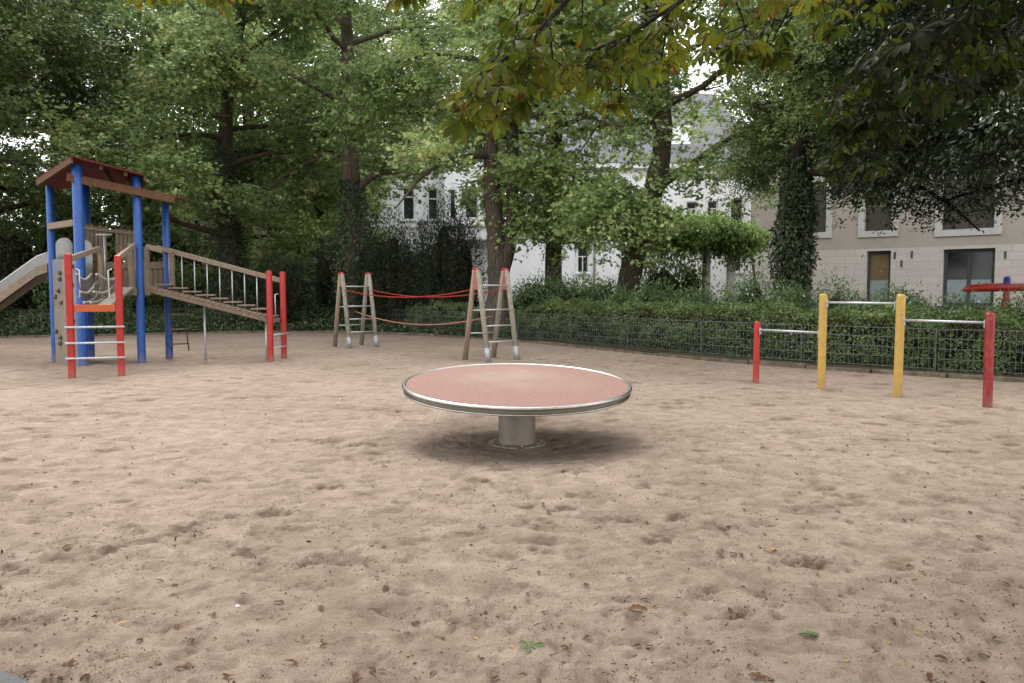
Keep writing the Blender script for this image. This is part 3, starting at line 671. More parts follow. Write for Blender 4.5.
for p, h in ((G_, 1.93), (H_, 1.93)):
    q = MB().lathe([(.064, -.2), (.064, h - .015), (.058, h), (0, h)], 20).build('end_post', M['red'], rp); q.location = T(*p, 0)
dg = nrm(H_ - G_)
for z in (.28, .56): MB().tube([T(*(G_ + dg * .0 + (.09, 0)), z), T(*(H_ + (.12, 0)), z)], .018, 8).build('rung', M['galv'], rp)
MB().tube([T(*(H_ + (-.09, -.05)), .95), T(*(H_ + (-.14, -.12)), .97), T(*(H_ + (-.14, -.12)), 1.42), T(*(H_ + (-.09, -.05)), 1.44)], .013, 8).build('grip', M['galv'], rp)
for t in (.42, .93): MB().tube([ramp_p(t, Wd * .5, -.05), ramp_p(t, Wd * .5, -.05) * (1, 1, 0) + (0, 0, -.1)], .025, 8).build('support', M['galv'], rp)
# rope ladder hanging under the deck
rl = empty('rope_ladder'); rl.parent = tw
ra, rb_ = np.array((-7.45, 17.4)), np.array((-7.22, 17.6))
for p, dx in ((ra, 0), (rb_, .06)): MB().tube([T(*p, 1.48), T(*p, .7), T(*(p + (dx, 0)), .18)], .014, 6).build('rope', M['rope'], rl)
for z in (.34, .66, .98): MB().tube([T(*(ra - .03), z), T(*(rb_ + .04), z)], .018, 8).build('rung', M['wood'], rl)

# ------------------------------------------------------------------ wire mesh fence
def offset(path, d):
    t = nrm(np.gradient(path, axis=0)); return path + np.stack([-t[:, 1], t[:, 0]], 1) * d
fence = tag(empty('mesh_fence', (3.8, 18.6, 0)), 'low grey wire mesh fence along the hedge behind the sand', 'fence')
O = np.array((3.8, 18.6, 0.0))
fp = resample(FENCE, 2.5)
for i in range(len(fp) - 1):
    a, b = np.array((*fp[i], 0)) - O, np.array((*fp[i + 1], 0)) - O; d = nrm(b - a); L = np.linalg.norm(b - a)
    pm = MB(); n = int(L / .0895)
    z0_ = .06
    for k in range(n + 1):
        p = a + d * (.04 + (L - .08) * k / n)
        pm.tube([p + (0, 0, z0_ + .02), p + (0, 0, z0_ + .78)], .0036, 4, False)
    for z in (.05, .23, .41, .59, .76):
        pm.tube([a + d * .03 + (0, 0, z0_ + z), b - d * .03 + (0, 0, z0_ + z)], .0055, 4, False)
    pm.build('wire_panel', M['wire'], fence)
    MB().box(a + (0, .03, .40), (.014, .014, .86), rz=math.atan2(d[1], d[0])).build('post', M['wire'], fence, .004)

# ------------------------------------------------------------------ vegetation
def up_normals(n, spread):
    v = rng.normal(0, spread, (n, 3)); v[:, 2] = 1; return nrm(v)

def path_frame(path):
    seg = np.linalg.norm(np.diff(path, axis=0), axis=1); s = np.concatenate([[0], np.cumsum(seg)]); t = nrm(np.gradient(path, axis=0))
    return s, t
def along(path, s, t, q):
    return np.stack([np.interp(q, s, path[:, 0]), np.interp(q, s, path[:, 1])], 1), nrm(np.stack([np.interp(q, s, t[:, 0]), np.interp(q, s, t[:, 1])], 1))

def hedge(name, label, path, hf, depth, n, mat, size, tmpl=OVAL, spread=.6, d0=.22, lump=.12, bare=None):
    """a hedge: dark twig core plus leaves over its front, top and back. hf(x) = height"""
    root = tag(empty(name, (*path[len(path) // 2], 0)), label, 'hedge'); Oh = np.array((*path[len(path) // 2], 0.0))
    s, t = path_frame(path); q = rng.random(n) * s[-1]
    wgt = np.interp(q, s, np.linalg.norm(path, axis=1)); keep = rng.random(n) < np.clip(17 / wgt, .25, 1) ** 1.3
    q = q[keep]; n = len(q)
    p, tt = along(path, s, t, q); nr = np.stack([-tt[:, 1], tt[:, 0]], 1)
    nr *= np.where(nr[:, 1:2] < 0, -1, 1)
    hh = np.array([hf(x) for x in p[:, 0]])
    lum = vnoise(q, np.zeros(n), .5, 31) * lump + vnoise(q, np.ones(n) * 3, 1.7, 32) * lump
    hh = hh + lum * 1.6
    which = rng.random(n); front = which < .55
    v = np.where(front, 0, rng.random(n)); z = np.where(front, rng.random(n) ** .85 * hh, hh)
    inn = rng.normal(0, .055, n) + vnoise(q, z * 1.0, .35, 33) * lump * 1.6
    rnd = np.clip((z - hh + .25) / .25, 0, 1) * .12
    off = d0 + np.where(front, inn + rnd, depth * v)
    zz = np.where(front, z, hh + rng.normal(0, .05, n) + vnoise(q, v * depth, .4, 34) * lump * 1.5)
    P = np.stack([p[:, 0] + nr[:, 0] * off, p[:, 1] + nr[:, 1] * off, zz], 1) - Oh
    outw = np.stack([-nr[:, 0], -nr[:, 1], np.zeros(n)], 1)
    Nn = np.where(front[:, None], outw * .9 + np.array((0, 0, .5)), np.array((0, 0, 1.0)) + outw * .1) + rng.normal(0, spread * .7, (n, 3))
    D = outw * .5 + rng.normal(0, .7, (n, 3)) + np.array((0, 0, .1))
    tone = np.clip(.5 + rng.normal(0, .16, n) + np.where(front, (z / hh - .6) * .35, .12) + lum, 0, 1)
    gap = front & (z < .8 * hh) & (vnoise(q, z * 1.3, .28, 37) + .6 * vnoise(q, z, .75, 38) < -.14) & (rng.random(n) < .8)
    P[gap, 0] += nr[gap, 0] * .3; P[gap, 1] += nr[gap, 1] * .3
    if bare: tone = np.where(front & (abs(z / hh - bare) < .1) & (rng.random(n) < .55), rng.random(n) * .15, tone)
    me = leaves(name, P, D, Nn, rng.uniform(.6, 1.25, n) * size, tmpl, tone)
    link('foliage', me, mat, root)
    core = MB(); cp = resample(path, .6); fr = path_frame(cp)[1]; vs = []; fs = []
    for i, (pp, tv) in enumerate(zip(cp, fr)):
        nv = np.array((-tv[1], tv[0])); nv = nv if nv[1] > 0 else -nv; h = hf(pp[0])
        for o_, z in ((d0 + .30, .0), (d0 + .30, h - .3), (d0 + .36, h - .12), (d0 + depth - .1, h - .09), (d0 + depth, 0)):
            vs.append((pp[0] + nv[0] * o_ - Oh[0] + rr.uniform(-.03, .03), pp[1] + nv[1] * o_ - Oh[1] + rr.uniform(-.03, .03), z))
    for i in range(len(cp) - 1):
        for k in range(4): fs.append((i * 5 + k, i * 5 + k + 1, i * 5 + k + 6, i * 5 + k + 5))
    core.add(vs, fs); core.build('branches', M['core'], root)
    return root

fright = FENCE[(FENCE[:, 0] > -4.2) & (FENCE[:, 0] < 17)]
hedge('clipped_hedge', 'long clipped green hedge pressing against the mesh fence', fright, lambda x: float(np.interp(x, [-4, -2, 0, 3, 6, 12], [.85, .9, 1.02, 1.04, 1.0, .96])), 1.1, 120000, M['f_hedge'], .062, bare=.86, lump=.2)

def bush(name, label, cat, c, rx, ry, h, n, size, mat, tmpl=OVAL, lumps=14, group=None, flower=0, tilt=.6, spiky=0.0, core=True, seed=0):
    r = np.random.default_rng(seed + 100)
    root = tag(empty(name, (c[0], c[1], .05)), label, cat, group)
    lc = r.uniform(-1, 1, (lumps, 3)); lc = lc / np.maximum(1, np.linalg.norm(lc, axis=1, keepdims=True)); lc[:, 2] = np.abs(lc[:, 2])
    lc[0] = (0, 0, .55)
    lr = r.uniform(.28, .5, lumps); k = r.integers(0, lumps, n)
    dirs = nrm(r.normal(0, 1, (n, 3)) + np.array((0, -.25, .25))); rad = lr[k] * (1 - .28 * r.random(n) ** 2) + r.exponential(.05, n)
    P = lc[k] * (1 - lr[k])[:, None] + dirs * rad[:, None]; P[:, 2] = np.abs(P[:, 2])
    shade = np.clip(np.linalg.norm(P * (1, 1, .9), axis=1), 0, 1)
    P = P * np.array((rx, ry, h))
    if spiky:
        j = r.integers(0, lumps * 3, n); sp = nrm(r.normal(0, .45, (lumps * 3, 3)) + np.array((0, 0, 1.0))); t = r.random(n)
        base = lc[j % lumps] * .8 * np.array((rx, ry, h * (.55 if tmpl is NEEDLE else .75)))
        Q = base + sp[j] * (t * spiky * r.uniform(.5, 1, lumps * 3)[j])[:, None] + r.normal(0, .07, (n, 3)) * (1 - t * .7)[:, None]
        useq = r.random(n) < (.22 if tmpl is NEEDLE else .34); P = np.where(useq[:, None], Q, P); dirs = np.where(useq[:, None], sp[j] + r.normal(0, .5, (n, 3)), dirs)
    Nn = dirs + r.normal(0, tilt, (n, 3)) + np.array((0, 0, .5)); D = dirs * .6 + r.normal(0, .7, (n, 3)) + (np.array((0, 0, .5)) if spiky else np.array((0, 0, -.15)))
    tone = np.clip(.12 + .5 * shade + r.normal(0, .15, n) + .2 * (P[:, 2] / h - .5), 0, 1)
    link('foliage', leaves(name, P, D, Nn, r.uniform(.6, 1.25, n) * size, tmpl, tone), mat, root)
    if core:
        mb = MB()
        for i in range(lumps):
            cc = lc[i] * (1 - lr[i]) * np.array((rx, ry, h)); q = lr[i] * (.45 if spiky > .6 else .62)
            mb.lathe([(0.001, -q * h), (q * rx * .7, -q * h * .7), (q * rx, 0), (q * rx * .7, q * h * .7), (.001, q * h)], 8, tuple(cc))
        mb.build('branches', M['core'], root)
    if flower:
        f = r.integers(0, n, flower); mb = MB()
        for p in P[f]:
            q = p * 1.03; mb.lathe([(.001, -.022), (.022, 0), (.001, .022)], 6, tuple(q))
        mb.build('berries', M['f_berry'], root)
    return root

# snowberry shrubs behind the clipped hedge
sp = resample(offset(fright, 0), 1.55); st = path_frame(sp)[1]
i = 0
for p, tv in zip(sp, st):
    if p[0] < -1.6: continue
    nv = np.array((-tv[1], tv[0])); nv = nv if nv[1] > 0 else -nv
    c = p + nv * rr.uniform(1.25, 1.9)
    near = p[1] < 18
    bush('snowberry_shrub', 'loose green snowberry shrub with white berries growing behind the clipped hedge', 'shrub', c, rr.uniform(1.05, 1.3), rr.uniform(.95, 1.2), rr.uniform(1.75, 2.0) if p[0] < 6 else rr.uniform(1.6, 1.85),
         15000 if near else 8000, .055 if near else .075, M['f_snow'], group='snowberry shrubs behind the hedge', flower=40 if near else 0, seed=i, spiky=.75); i += 1

# ivy ground cover in the left bed
n = 60000
q = rng.random(n); kx = KERB[(KERB[:, 0] > -29) & (KERB[:, 0] < -1.0)]; s_, t_ = path_frame(kx)
p, tt = along(kx, s_, t_, q * s_[-1]); nr = np.stack([-tt[:, 1], tt[:, 0]], 1)
off = rng.random(n) ** 1.2 * 5.5 + .12
hz = (.06 + .55 * np.clip(off / 1.4, 0, 1)) * (1 + 1.1 * vnoise(p[:, 0], p[:, 1] + off, .8, 41)) * np.interp(p[:, 0], [-30, -9, -4, -1], [1, 1, .8, .5])
P = np.stack([p[:, 0] + nr[:, 0] * off, p[:, 1] + nr[:, 1] * off, .07 + hz * np.sqrt(rng.random(n))], 1)
me = leaves('ground_ivy', P, rng.normal(0, 1, (n, 3)) + np.array((0, -.5, -.2)), up_normals(n, .7) + np.array((0, -.5, 0)), rng.uniform(.07, .14, n), OVAL, np.clip(rng.normal(.55, .2, n), 0, 1))
tag(link('ground_ivy', me, M['f_ivy']), 'dark ivy ground cover filling the bed behind the kerb', 'ground cover', kind='stuff')

# trees ---------------------------------------------------------------
def limb_curve(r, p0, d0, L, n=8, sagf=.25, wob=.12, upf=0.0):
    pts = [np.array(p0, float)]; d = nrm(np.array(d0, float)); st = L / (n - 1)
    for i in range(1, n):
        d = nrm(d + r.normal(0, wob, 3) + np.array((0, 0, upf - sagf * i / n * .5)))
        pts.append(pts[-1] + d * st)
    return np.array(pts)

def tree(name, label, cat, base, trunk, bark, leaf_mat, H=16, limbs=16, z0=4.5, z1=None, Llow=6.0, Ltop=3.0, el0=8, el1=60, per=90, size=.15, tmpl=MAPLE, seed=0,
         clump=(.35, .95), extra=(), ivy=None, sagf=.3, zmin=None, az_bias=None, group=None, sec=6, flat=.40, az_w=1.0, tone0=.5, xlim=None, keepf=None, ivyr=.28, thin_top=True, extra_k=7):
    r = np.random.default_rng(seed + 1000)
    bx = np.array((base[0], base[1], 0.0))
    root = tag(empty(name, (base[0], base[1], .05)), label, cat, group)
    wood = MB(); tr = np.array([(q[0], q[1], q[2]) for q in trunk], float); rads = [q[3] for q in trunk]
    path = smooth_path(np.array([(*a, b) for a, b in zip(tr, rads)]), 6)
    top = path[-1]
    if top[2] < H:   # leader
        k = 7; ld_ = limb_curve(r, top[:3], nrm(path[-1, :3] - path[-4, :3]), H - top[2], k, 0, .09)
        path = np.concatenate([path, np.column_stack([ld_[1:], np.linspace(top[3] * .9, .04, k - 1)])])
    jit = np.array([1 + .08 * r.normal() for _ in path])
    wood.tube(path[:, :3], path[:, 3] * jit, 12)
    zz = path[:, 2]; z1 = z1 or H - 1
    clumps = []
    def sub(L3, r0, level_len):
        """secondaries and twigs on one limb polyline"""
        m = len(L3); Ltot = np.sum(np.linalg.norm(np.diff(L3, axis=0), axis=1))
        for k in range(sec):
            t = .22 + .78 * (k + r.random() * .8) / sec; t = min(t, .99); i = min(int(t * (m - 1)), m - 2)
            p = L3[i] + (L3[i + 1] - L3[i]) * (t * (m - 1) - i); d = nrm(L3[i + 1] - L3[i])
            side = nrm(np.cross(d, (0, 0, 1))) * (1 if k % 2 else -1)
            dd = d * r.uniform(.3, .9) + side * r.uniform(.4, 1) + np.array((0, 0, r.uniform(-.5, .6)))
            l2 = level_len * r.uniform(.32, .55) * (1.15 - .6 * t)
            S2 = limb_curve(r, p, dd, max(l2, .7), 5, sagf, .16)
            if zmin is not None and S2[-1][2] < zmin: continue
            if keepf is not None and not keepf(S2[-1] + bx): continue
            wood.tube(S2, np.linspace(max(r0 * .34 * (1 - .5 * t), .016), .008, 5), 5, False)
            nt_ = 3 if l2 > 1.2 else 2
            for j in range(nt_ + 1):
                u = .35 + .65 * j / nt_; q = S2[min(int(u * 4), 4)]
                if j < nt_ and r.random() < .8:
                    sd_ = nrm(np.cross(nrm(S2[-1] - S2[0]), (0, 0, 1))) * r.choice((-1, 1))
                    e = q + (sd_ * r.uniform(.4, .9) + nrm(S2[-1] - S2[0]) * r.uniform(.2, .6) + np.array((0, 0, r.uniform(-.25, .2)))) * r.uniform(.4, .9)
                    wood.tube([q, (q + e) / 2 + r.normal(0, .05, 3), e], [.012, .009, .006], 4, False); q = e
                clumps.append((q, nrm(S2[-1] - S2[0])))
    ga = r.random() * 6.28
    for k in range(limbs):
        t = k / max(limbs - 1, 1); z = z0 + (z1 - z0) * t ** .9 + r.uniform(-.3, .3)
        p = np.array([np.interp(z, zz, path[:, i]) for i in range(3)]); rad = np.interp(z, zz, path[:, 3])
        az = ga + k * 2.4 + r.uniform(-.4, .4)
        if az_bias is not None and r.random() < az_w: az = az_bias + r.uniform(-.9, .9)
        el = R(el0 + (el1 - el0) * t + r.uniform(-8, 8)); L = (Llow + (Ltop - Llow) * t) * r.uniform(.8, 1.15)
        d = np.array((math.cos(az) * math.cos(el), math.sin(az) * math.cos(el), math.sin(el)))
        L3 = limb_curve(r, p, d, L, 8, sagf, .11, .03)
        if keepf is not None:
            m_ = next((q for q in range(len(L3)) if q > 2 and not keepf(L3[q] + bx)), len(L3))
            if m_ < 4: continue
            L3 = resample(L3[:m_], .25); L3 = L3[np.linspace(0, len(L3) - 1, 8).astype(int)]
        rr0 = min(rad * .55, .03 + L * .016)
        wood.tube(L3, np.linspace(rr0, .02, 8), 7, False); sub(L3, rr0, L)
        clumps.append((L3[-1], nrm(L3[-1] - L3[-2])))
    for ex in extra:                       # limbs placed by hand, relative to base
        pts = smooth_path(np.array(ex, float), 4); wood.tube(pts[:, :3], pts[:, 3], 8, False)
        L = np.sum(np.linalg.norm(np.diff(pts[:, :3], axis=0), axis=1)); os_ = sec
        sec_old = sec
        sec = extra_k; sub(pts[:, :3], pts[0, 3], max(L * .8, 2.2)); sec = sec_old
    wo = wood.build('trunk', bark, root)
    Ps, Ds, Ns, Ts, Zs = [], [], [], [], []
    for (c, d) in clumps:
        if zmin is not None and c[2] < zmin + r.random() * .8: continue
        if keepf is not None and not keepf(c + bx): continue
        R_ = r.uniform(*clump)
        k = int(per * 1.35 * r.uniform(.35, 1.3) * min(1, (R_ / .7) ** 1.3))
        if thin_top and c[2] > 2.2 + .37 * base[1]: k = int(k * .3)
        a = r.random(k) * 6.283; rad = R_ * np.sqrt(r.random(k)) * (1 + .25 * r.normal(0, 1, k)); h = flat * R_ * r.normal(0, 1, k)
        o = np.stack([np.cos(a) * rad, np.sin(a) * rad, h - .35 * rad ** 2 / R_], 1)
        mt = max(3, k // 9); g_ = r.integers(0, mt, k); tuft = r.random(k) < .85
        o = np.where(tuft[:, None], o[g_] + r.normal(0, 1, (k, 3)) * size * np.array((.75, .75, .4)), o)
        tt_ = r.normal(0, .10, mt)[g_]
        Ps.append(c + o); ow = o.copy(); ow[:, 2] = -.25 * R_
        Ds.append(nrm(ow + d * .25) + r.normal(0, .45, (k, 3))); nn = r.normal(0, .6, (k, 3)); nn[:, 2] = 1; nn += .35 * nrm(ow + 1e-6); Ns.append(nn)
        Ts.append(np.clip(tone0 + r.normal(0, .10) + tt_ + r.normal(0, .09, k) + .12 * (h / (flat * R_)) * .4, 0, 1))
    P, D, Nn, tone = map(np.concatenate, (Ps, Ds, Ns, Ts)); n = len(P)
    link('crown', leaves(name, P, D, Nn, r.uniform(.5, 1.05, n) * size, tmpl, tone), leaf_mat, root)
    if ivy:
        zlo, zhi, k = ivy; z = zlo + (zhi - zlo) * r.random(k) ** .9
        cx = np.stack([np.interp(z, zz, path[:, i]) for i in range(3)], 1); rad = np.interp(z, zz, path[:, 3])
        a = r.random(k) * 6.283; fz = np.clip((zhi - z) / 1.5, .15, 1)
        ro = rad + .03 + ivyr * fz * r.random(k) ** .7 * (1 + 1.6 * vnoise(a * 1.2, z, .7, seed + 60))
        od = np.stack([np.cos(a), np.sin(a), np.zeros(k)], 1)
        Pi = cx + od * ro[:, None]
        link('ivy', leaves('ivy', Pi, od * .3 + r.normal(0, .5, (k, 3)) + np.array((0, 0, -.6)), od + r.normal(0, .45, (k, 3)) + np.array((0, 0, .3)), r.uniform(.07, .14, k), OVAL, np.clip(r.normal(.5, .2, k), 0, 1)), M['f_ivy'], root)
    return root

PI = math.pi
# left back row
tree('maple_tree', 'leafy maple with an ivy-clad trunk behind the ramp of the climbing tower', 'tree', (-11.6, 32.5), [(0, 0, 0, .5), (.1, 0, 3, .4), (0, 0, 6, .34), (.15, 0, 9, .28)], M['bark'], M['f_mid'], H=17, limbs=24, z0=3.6, Llow=6.5, Ltop=3.2, per=150, size=.17, seed=1, ivy=(.1, 7.2, 6500), sagf=.34, ivyr=.35)
tree('maple_tree', 'tall tree with bare upper trunk and ivy to half height beside the yew bushes', 'tree', (-6.0, 30.2), [(0, 0, 0, .42), (.05, 0, 3, .36), (-.05, 0, 6, .31), (-.1, 0, 10, .25)], M['bark_warm'], M['f_mid'], H=17, limbs=20, z0=6.8, Llow=5.6, Ltop=3.2, per=125, size=.16, seed=2, ivy=(.1, 5.6, 6500), ivyr=.42,
     extra=[[(0, 0, 5.0, .16), (.9, -.3, 5.75, .13), (2.2, -.6, 5.9, .1), (3.6, -.9, 6.3, .06)]], zmin=5.2)
tree('maple_tree', 'broad tree at the far left whose low boughs hang behind the slide', 'tree', (-22.5, 31), [(0, 0, 0, .55), (.2, 0, 4, .45), (.8, 0, 8, .34)], M['bark_dark'], M['f_deep'], H=18, limbs=26, z0=3.2, Llow=7.5, Ltop=3.5, per=150, size=.17, seed=3, sagf=.34)
tree('maple_tree', 'grey-green maple crown reaching over the tower roof from the left edge', 'tree', (-17.6, 24.5), [(0, 0, 0, .4), (-.2, 0, 4, .33), (.1, .2, 8, .26)], M['bark_dark'], M['f_deep'], H=15, limbs=20, z0=5.0, Llow=5.2, Ltop=3.0, per=150, size=.15, seed=4, zmin=4.2, sagf=.32)
tree('maple_tree', 'dense yellowing tree behind the ivy-clad maple on the left', 'tree', (-14.0, 42), [(0, 0, 0, .5), (0, 0, 5, .4), (.3, 0, 10, .3)], M['bark'], M['f_light'], H=19, limbs=24, z0=3.5, Llow=7.5, Ltop=4, per=95, size=.24, seed=5, sagf=.3)
tree('maple_tree', 'bushy back tree filling the gap left of the pale villa', 'tree', (-24.5, 43), [(0, 0, 0, .5), (0, 0, 5, .4), (.3, 0, 10, .3)], M['bark'], M['f_mid'], H=20, limbs=24, z0=2.8, Llow=8.5, Ltop=4, per=95, size=.25, seed=6)
tree('maple_tree', 'small yellow-green tree low between the tower ramp and the yews', 'tree', (-8.6, 35.5), [(0, 0, 0, .22), (.1, 0, 2.5, .18), (.1, 0, 5, .12)], M['bark'], M['f_light'], H=8.5, limbs=16, z0=2.2, Llow=3.4, Ltop=1.8, per=110, size=.16, seed=7, sagf=.4)
# middle
tree('maple_tree', 'thick red-brown twin-stemmed tree standing behind the near rope ladder frame', 'tree', (-.45, 25.4), [(0, 0, 0, .48), (.0, 0, 1.6, .36), (-.05, 0, 3.0, .31), (-.2, 0, 5, .26), (-.25, 0, 8, .22)], M['bark_warm'], M['f_light'], H=15.5, limbs=20, z0=5.9, Llow=4.8, Ltop=3, per=110, size=.145, seed=8, sagf=.36, zmin=4.5,
     extra=[[(.1, 0, 2.0, .26), (.42, -.05, 3.2, .21), (.46, 0, 5, .19), (.5, .1, 8, .18), (.9, .2, 11, .1)], [(0, -.1, 5.4, .1), (1.0, -1.0, 5.3, .07), (1.6, -1.5, 4.7, .04)]])
tree('maple_tree', 'slim straight tree with ivy streaks between the villa facades', 'tree', (1.4, 27), [(0, 0, 0, .34), (.0, 0, 3, .29), (.02, 0, 6, .26), (.1, 0, 10, .2)], M['bark'], M['f_light'], H=16, limbs=20, z0=5.2, Llow=4.6, Ltop=3, per=110, size=.15, seed=9, sagf=.40, ivy=(2.5, 6.5, 900), ivyr=.12, zmin=2.7,
     extra=[[(0, 0, 3.5, .07), (.5, -1.4, 3.8, .05), (.9, -2.2, 3.3, .03)], [(0, 0, 3.3, .07), (-.5, -1.5, 3.5, .05), (-.3, -2.3, 3.0, .03)], [(0, 0, 4.6, .08), (.3, -1.2, 4.4, .06), (.4, -1.9, 3.6, .03)], [(0, 0, 4.4, .08), (-.6, -1.2, 4.3, .05), (-.8, -1.8, 3.7, .03)]])
tree('maple_tree', 'leaning forked maple with low light-green sprays over the hedge', 'tree', (3.35, 24.2), [(0, 0, 0, .40), (.15, 0, 1.5, .36), (.55, 0, 3.2, .33), (1.05, 0, 5.0, .30), (1.2, 0, 6.4, .28)], M['bark'], M['f_light'], H=15, limbs=18, z0=6.4, Llow=5.2, Ltop=3, per=120, size=.14, seed=10, sagf=.38, zmin=2.7, keepf=lambda c: (c[0] < 4.7 or c[2] > 4.75) and not (4.75 < c[0] < 7.4 and 5.5 < c[2] < 7.4 and (c[0] * 7.3 + c[1] * 3.1) % 1 < .75),
     extra=[[(1.15, 0, 6.0, .2), (.8, .1, 7.2, .17), (.5, .2, 9, .12)], [(1.0, 0, 4.6, .16), (2.0, -.2, 5.2, .12), (3.0, -.3, 5.9, .08), (3.9, -.4, 6.1, .04)],
            [(.4, 0, 2.6, .09), (-.3, -1.2, 3.3, .06), (-1.0, -2.0, 3.2, .03)], [(.5, 0, 2.9, .09), (.8, -1.4, 3.6, .06), (1.0, -2.4, 3.4, .03)], [(.7, 0, 3.8, .12), (-.3, -1.0, 4.3, .08), (-1.0, -1.5, 4.0, .04)], [(.9, 0, 4.4, .12), (1.4, -1.2, 4.8, .08), (1.8, -2.2, 4.5, .04)]])
tree('ivy_tree', 'tree with a thick column of dark ivy in front of the taupe building', 'tree', (7.55, 21.6), [(0, 0, 0, .30), (.05, 0, 3, .30), (.1, 0, 6, .24)], M['bark_dark'], M['f_mid'], H=12.5, limbs=40, z0=4.7, z1=9.5, Llow=4.8, Ltop=3.2, el0=0, el1=45, per=250, size=.12, tmpl=OVAL, seed=11, ivy=(.1, 5.0, 9000), ivyr=.19, zmin=4.05, sagf=.42, sec=8, keepf=lambda c: c[0] > 6.75)
# far behind
for k, (x, y, s, lab) in enumerate([(-31, 40, 12, 'far tree behind the slide at the left edge'), (-4.2, 60, 13, 'far treetop above the roof of the left villa'), (6, 64, 14, 'far treetop above the right villa roof'), (19, 58, 15, 'far treetop behind the taupe building'), (-9.5, 52, 13, 'far treetop between the bare-topped ivy tree and the villa roof'), (-22, 52, 13, 'far treetop above the cream house'), (-33, 47, 13, 'far treetop beyond the broad tree at the far left')]):
    tree('background_tree', lab, 'tree', (x, y), [(0, 0, 0, .5), (.1, 0, 5, .4), (.2, 0, 9, .3)], M['bark'], M['f_mid'], H=22, limbs=26, z0=6, Llow=7.5, Ltop=4, per=75, size=.30, seed=20 + k, tmpl=RHOMB)
# dark glossy tree at right
tree('holly_tree', 'dark glossy-leaved evergreen arching in from the right edge', 'tree', (13.6, 17.6), [(0, 0, 0, .5), (-.3, -.2, 2.5, .42), (-.8, -.4, 5, .36), (-1.1, -.5, 8, .28)], M['bark_dark'], M['f_dark'], H=10, limbs=40, z0=4.0, z1=8.2, Llow=8.0, Ltop=5.0, el0=10, el1=38, per=300, size=.12, tmpl=OVAL, seed=12, az_bias=PI * 1.06, az_w=.9, sagf=.5, zmin=2.6, sec=9, keepf=lambda c: c[2] > 3.15 + .34 * max(0, 9.4 - c[0]) and c[0] > 7.4, clump=(.45, .8), flat=.35, thin_top=False,
     extra=[[(-.6, -.3, 4.4, .12), (-2.6, -1.2, 6.2, .09), (-4.8, -2.2, 6.2, .06), (-6.0, -2.9, 5.2, .03)], [(-.7, -.4, 4.8, .14), (-2.5, -2.0, 5.8, .1), (-4.0, -3.2, 5.2, .06), (-4.8, -3.8, 4.1, .03)], [(-.8, -.4, 5, .14), (-3, -.8, 7, .1), (-6, -1.2, 7.4, .07), (-7.6, -1.6, 6.4, .03)],
            [(-.6, -.4, 4.2, .14), (-1.5, -2.6, 5.4, .1), (-2.4, -4.0, 5.0, .06), (-2.9, -4.8, 3.9, .03)]])

# yews and understory bushes
for k, (x, y, rx, h, lab, n) in enumerate([(-6.7, 31.6, 1.7, 4.2, 'dark yew bush at the foot of the bare-topped ivy tree', 9000), (-4.4, 29.8, 1.6, 4.5, 'broad dark yew bush in the middle of the group', 12000),
                                           (-2.2, 28.6, 1.5, 5.2, 'tallest spiky dark yew bush beside the red-brown trunk', 11000), (-8.8, 30.6, 1.7, 3.0, 'low dark yew bush behind the end of the ramp', 9000), (-3.3, 31.2, 1.5, 4.0, 'dark yew bush rising in front of the villa bay', 9000)]):
    bush('yew_bush', lab, 'bush', (x, y), rx, 1.3, h, int(n * 2.2), .13, M['f_yew'], NEEDLE, 26, seed=50 + k, spiky=.75)
for k, (x, y, rx, h, lab, mat, tm, sz) in enumerate([(-13.0, 33.5, 2.4, 2.3, 'dark green bush below the ivy-clad maple', 'f_deep', OVAL, .13), (-16.6, 30.8, 2.0, 2.6, 'bright green laurel bush behind the slide', 'f_mid', OVAL, .14),
                                                 (-19.2, 27.5, 2.0, 5.2, 'dark conifer standing at the left edge behind the slide', 'f_yew', NEEDLE, .2), (-11.0, 35.5, 2.2, 2.6, 'dark bush between the ramp and the yews', 'f_yew', OVAL, .14),
                                                 (-21.3, 33.5, 3.0, 6.0, 'wide shrub in the far left undergrowth', 'f_deep', OVAL, .15), (1.0, 25.8, 1.3, 2.3, 'pale green shrub beside the red-brown trunk', 'f_snow', OVAL, .09), (2.4, 26.5, 1.3, 2.1, 'mid green shrub left of the leaning maple', 'f_mid', OVAL, .1),
                                                 (5.2, 25.5, 1.6, 2.9, 'dark green shrub under the vine pergola', 'f_deep', OVAL, .11), (-27.5, 40.0, 4.2, 6.8, 'broad shrub far behind the slide at the left edge', 'f_mid', OVAL, .2), (-22.8, 41.5, 4.0, 7.0, 'broad shrub far behind the tower posts', 'f_deep', OVAL, .2), (-17.6, 42.5, 3.6, 5.6, 'far shrub seen between the tower and the ramp', 'f_mid', OVAL, .2), (-15.2, 36.5, 2.6, 3.0, 'leafy shrub between the back trees on the left', 'f_mid', OVAL, .16)]):
    bush('garden_bush', lab, 'bush', (x, y), rx, rx * .8, h, 9000, sz, M[mat], tm, 14, seed=70 + k, spiky=1.2 if tm is NEEDLE else .4)

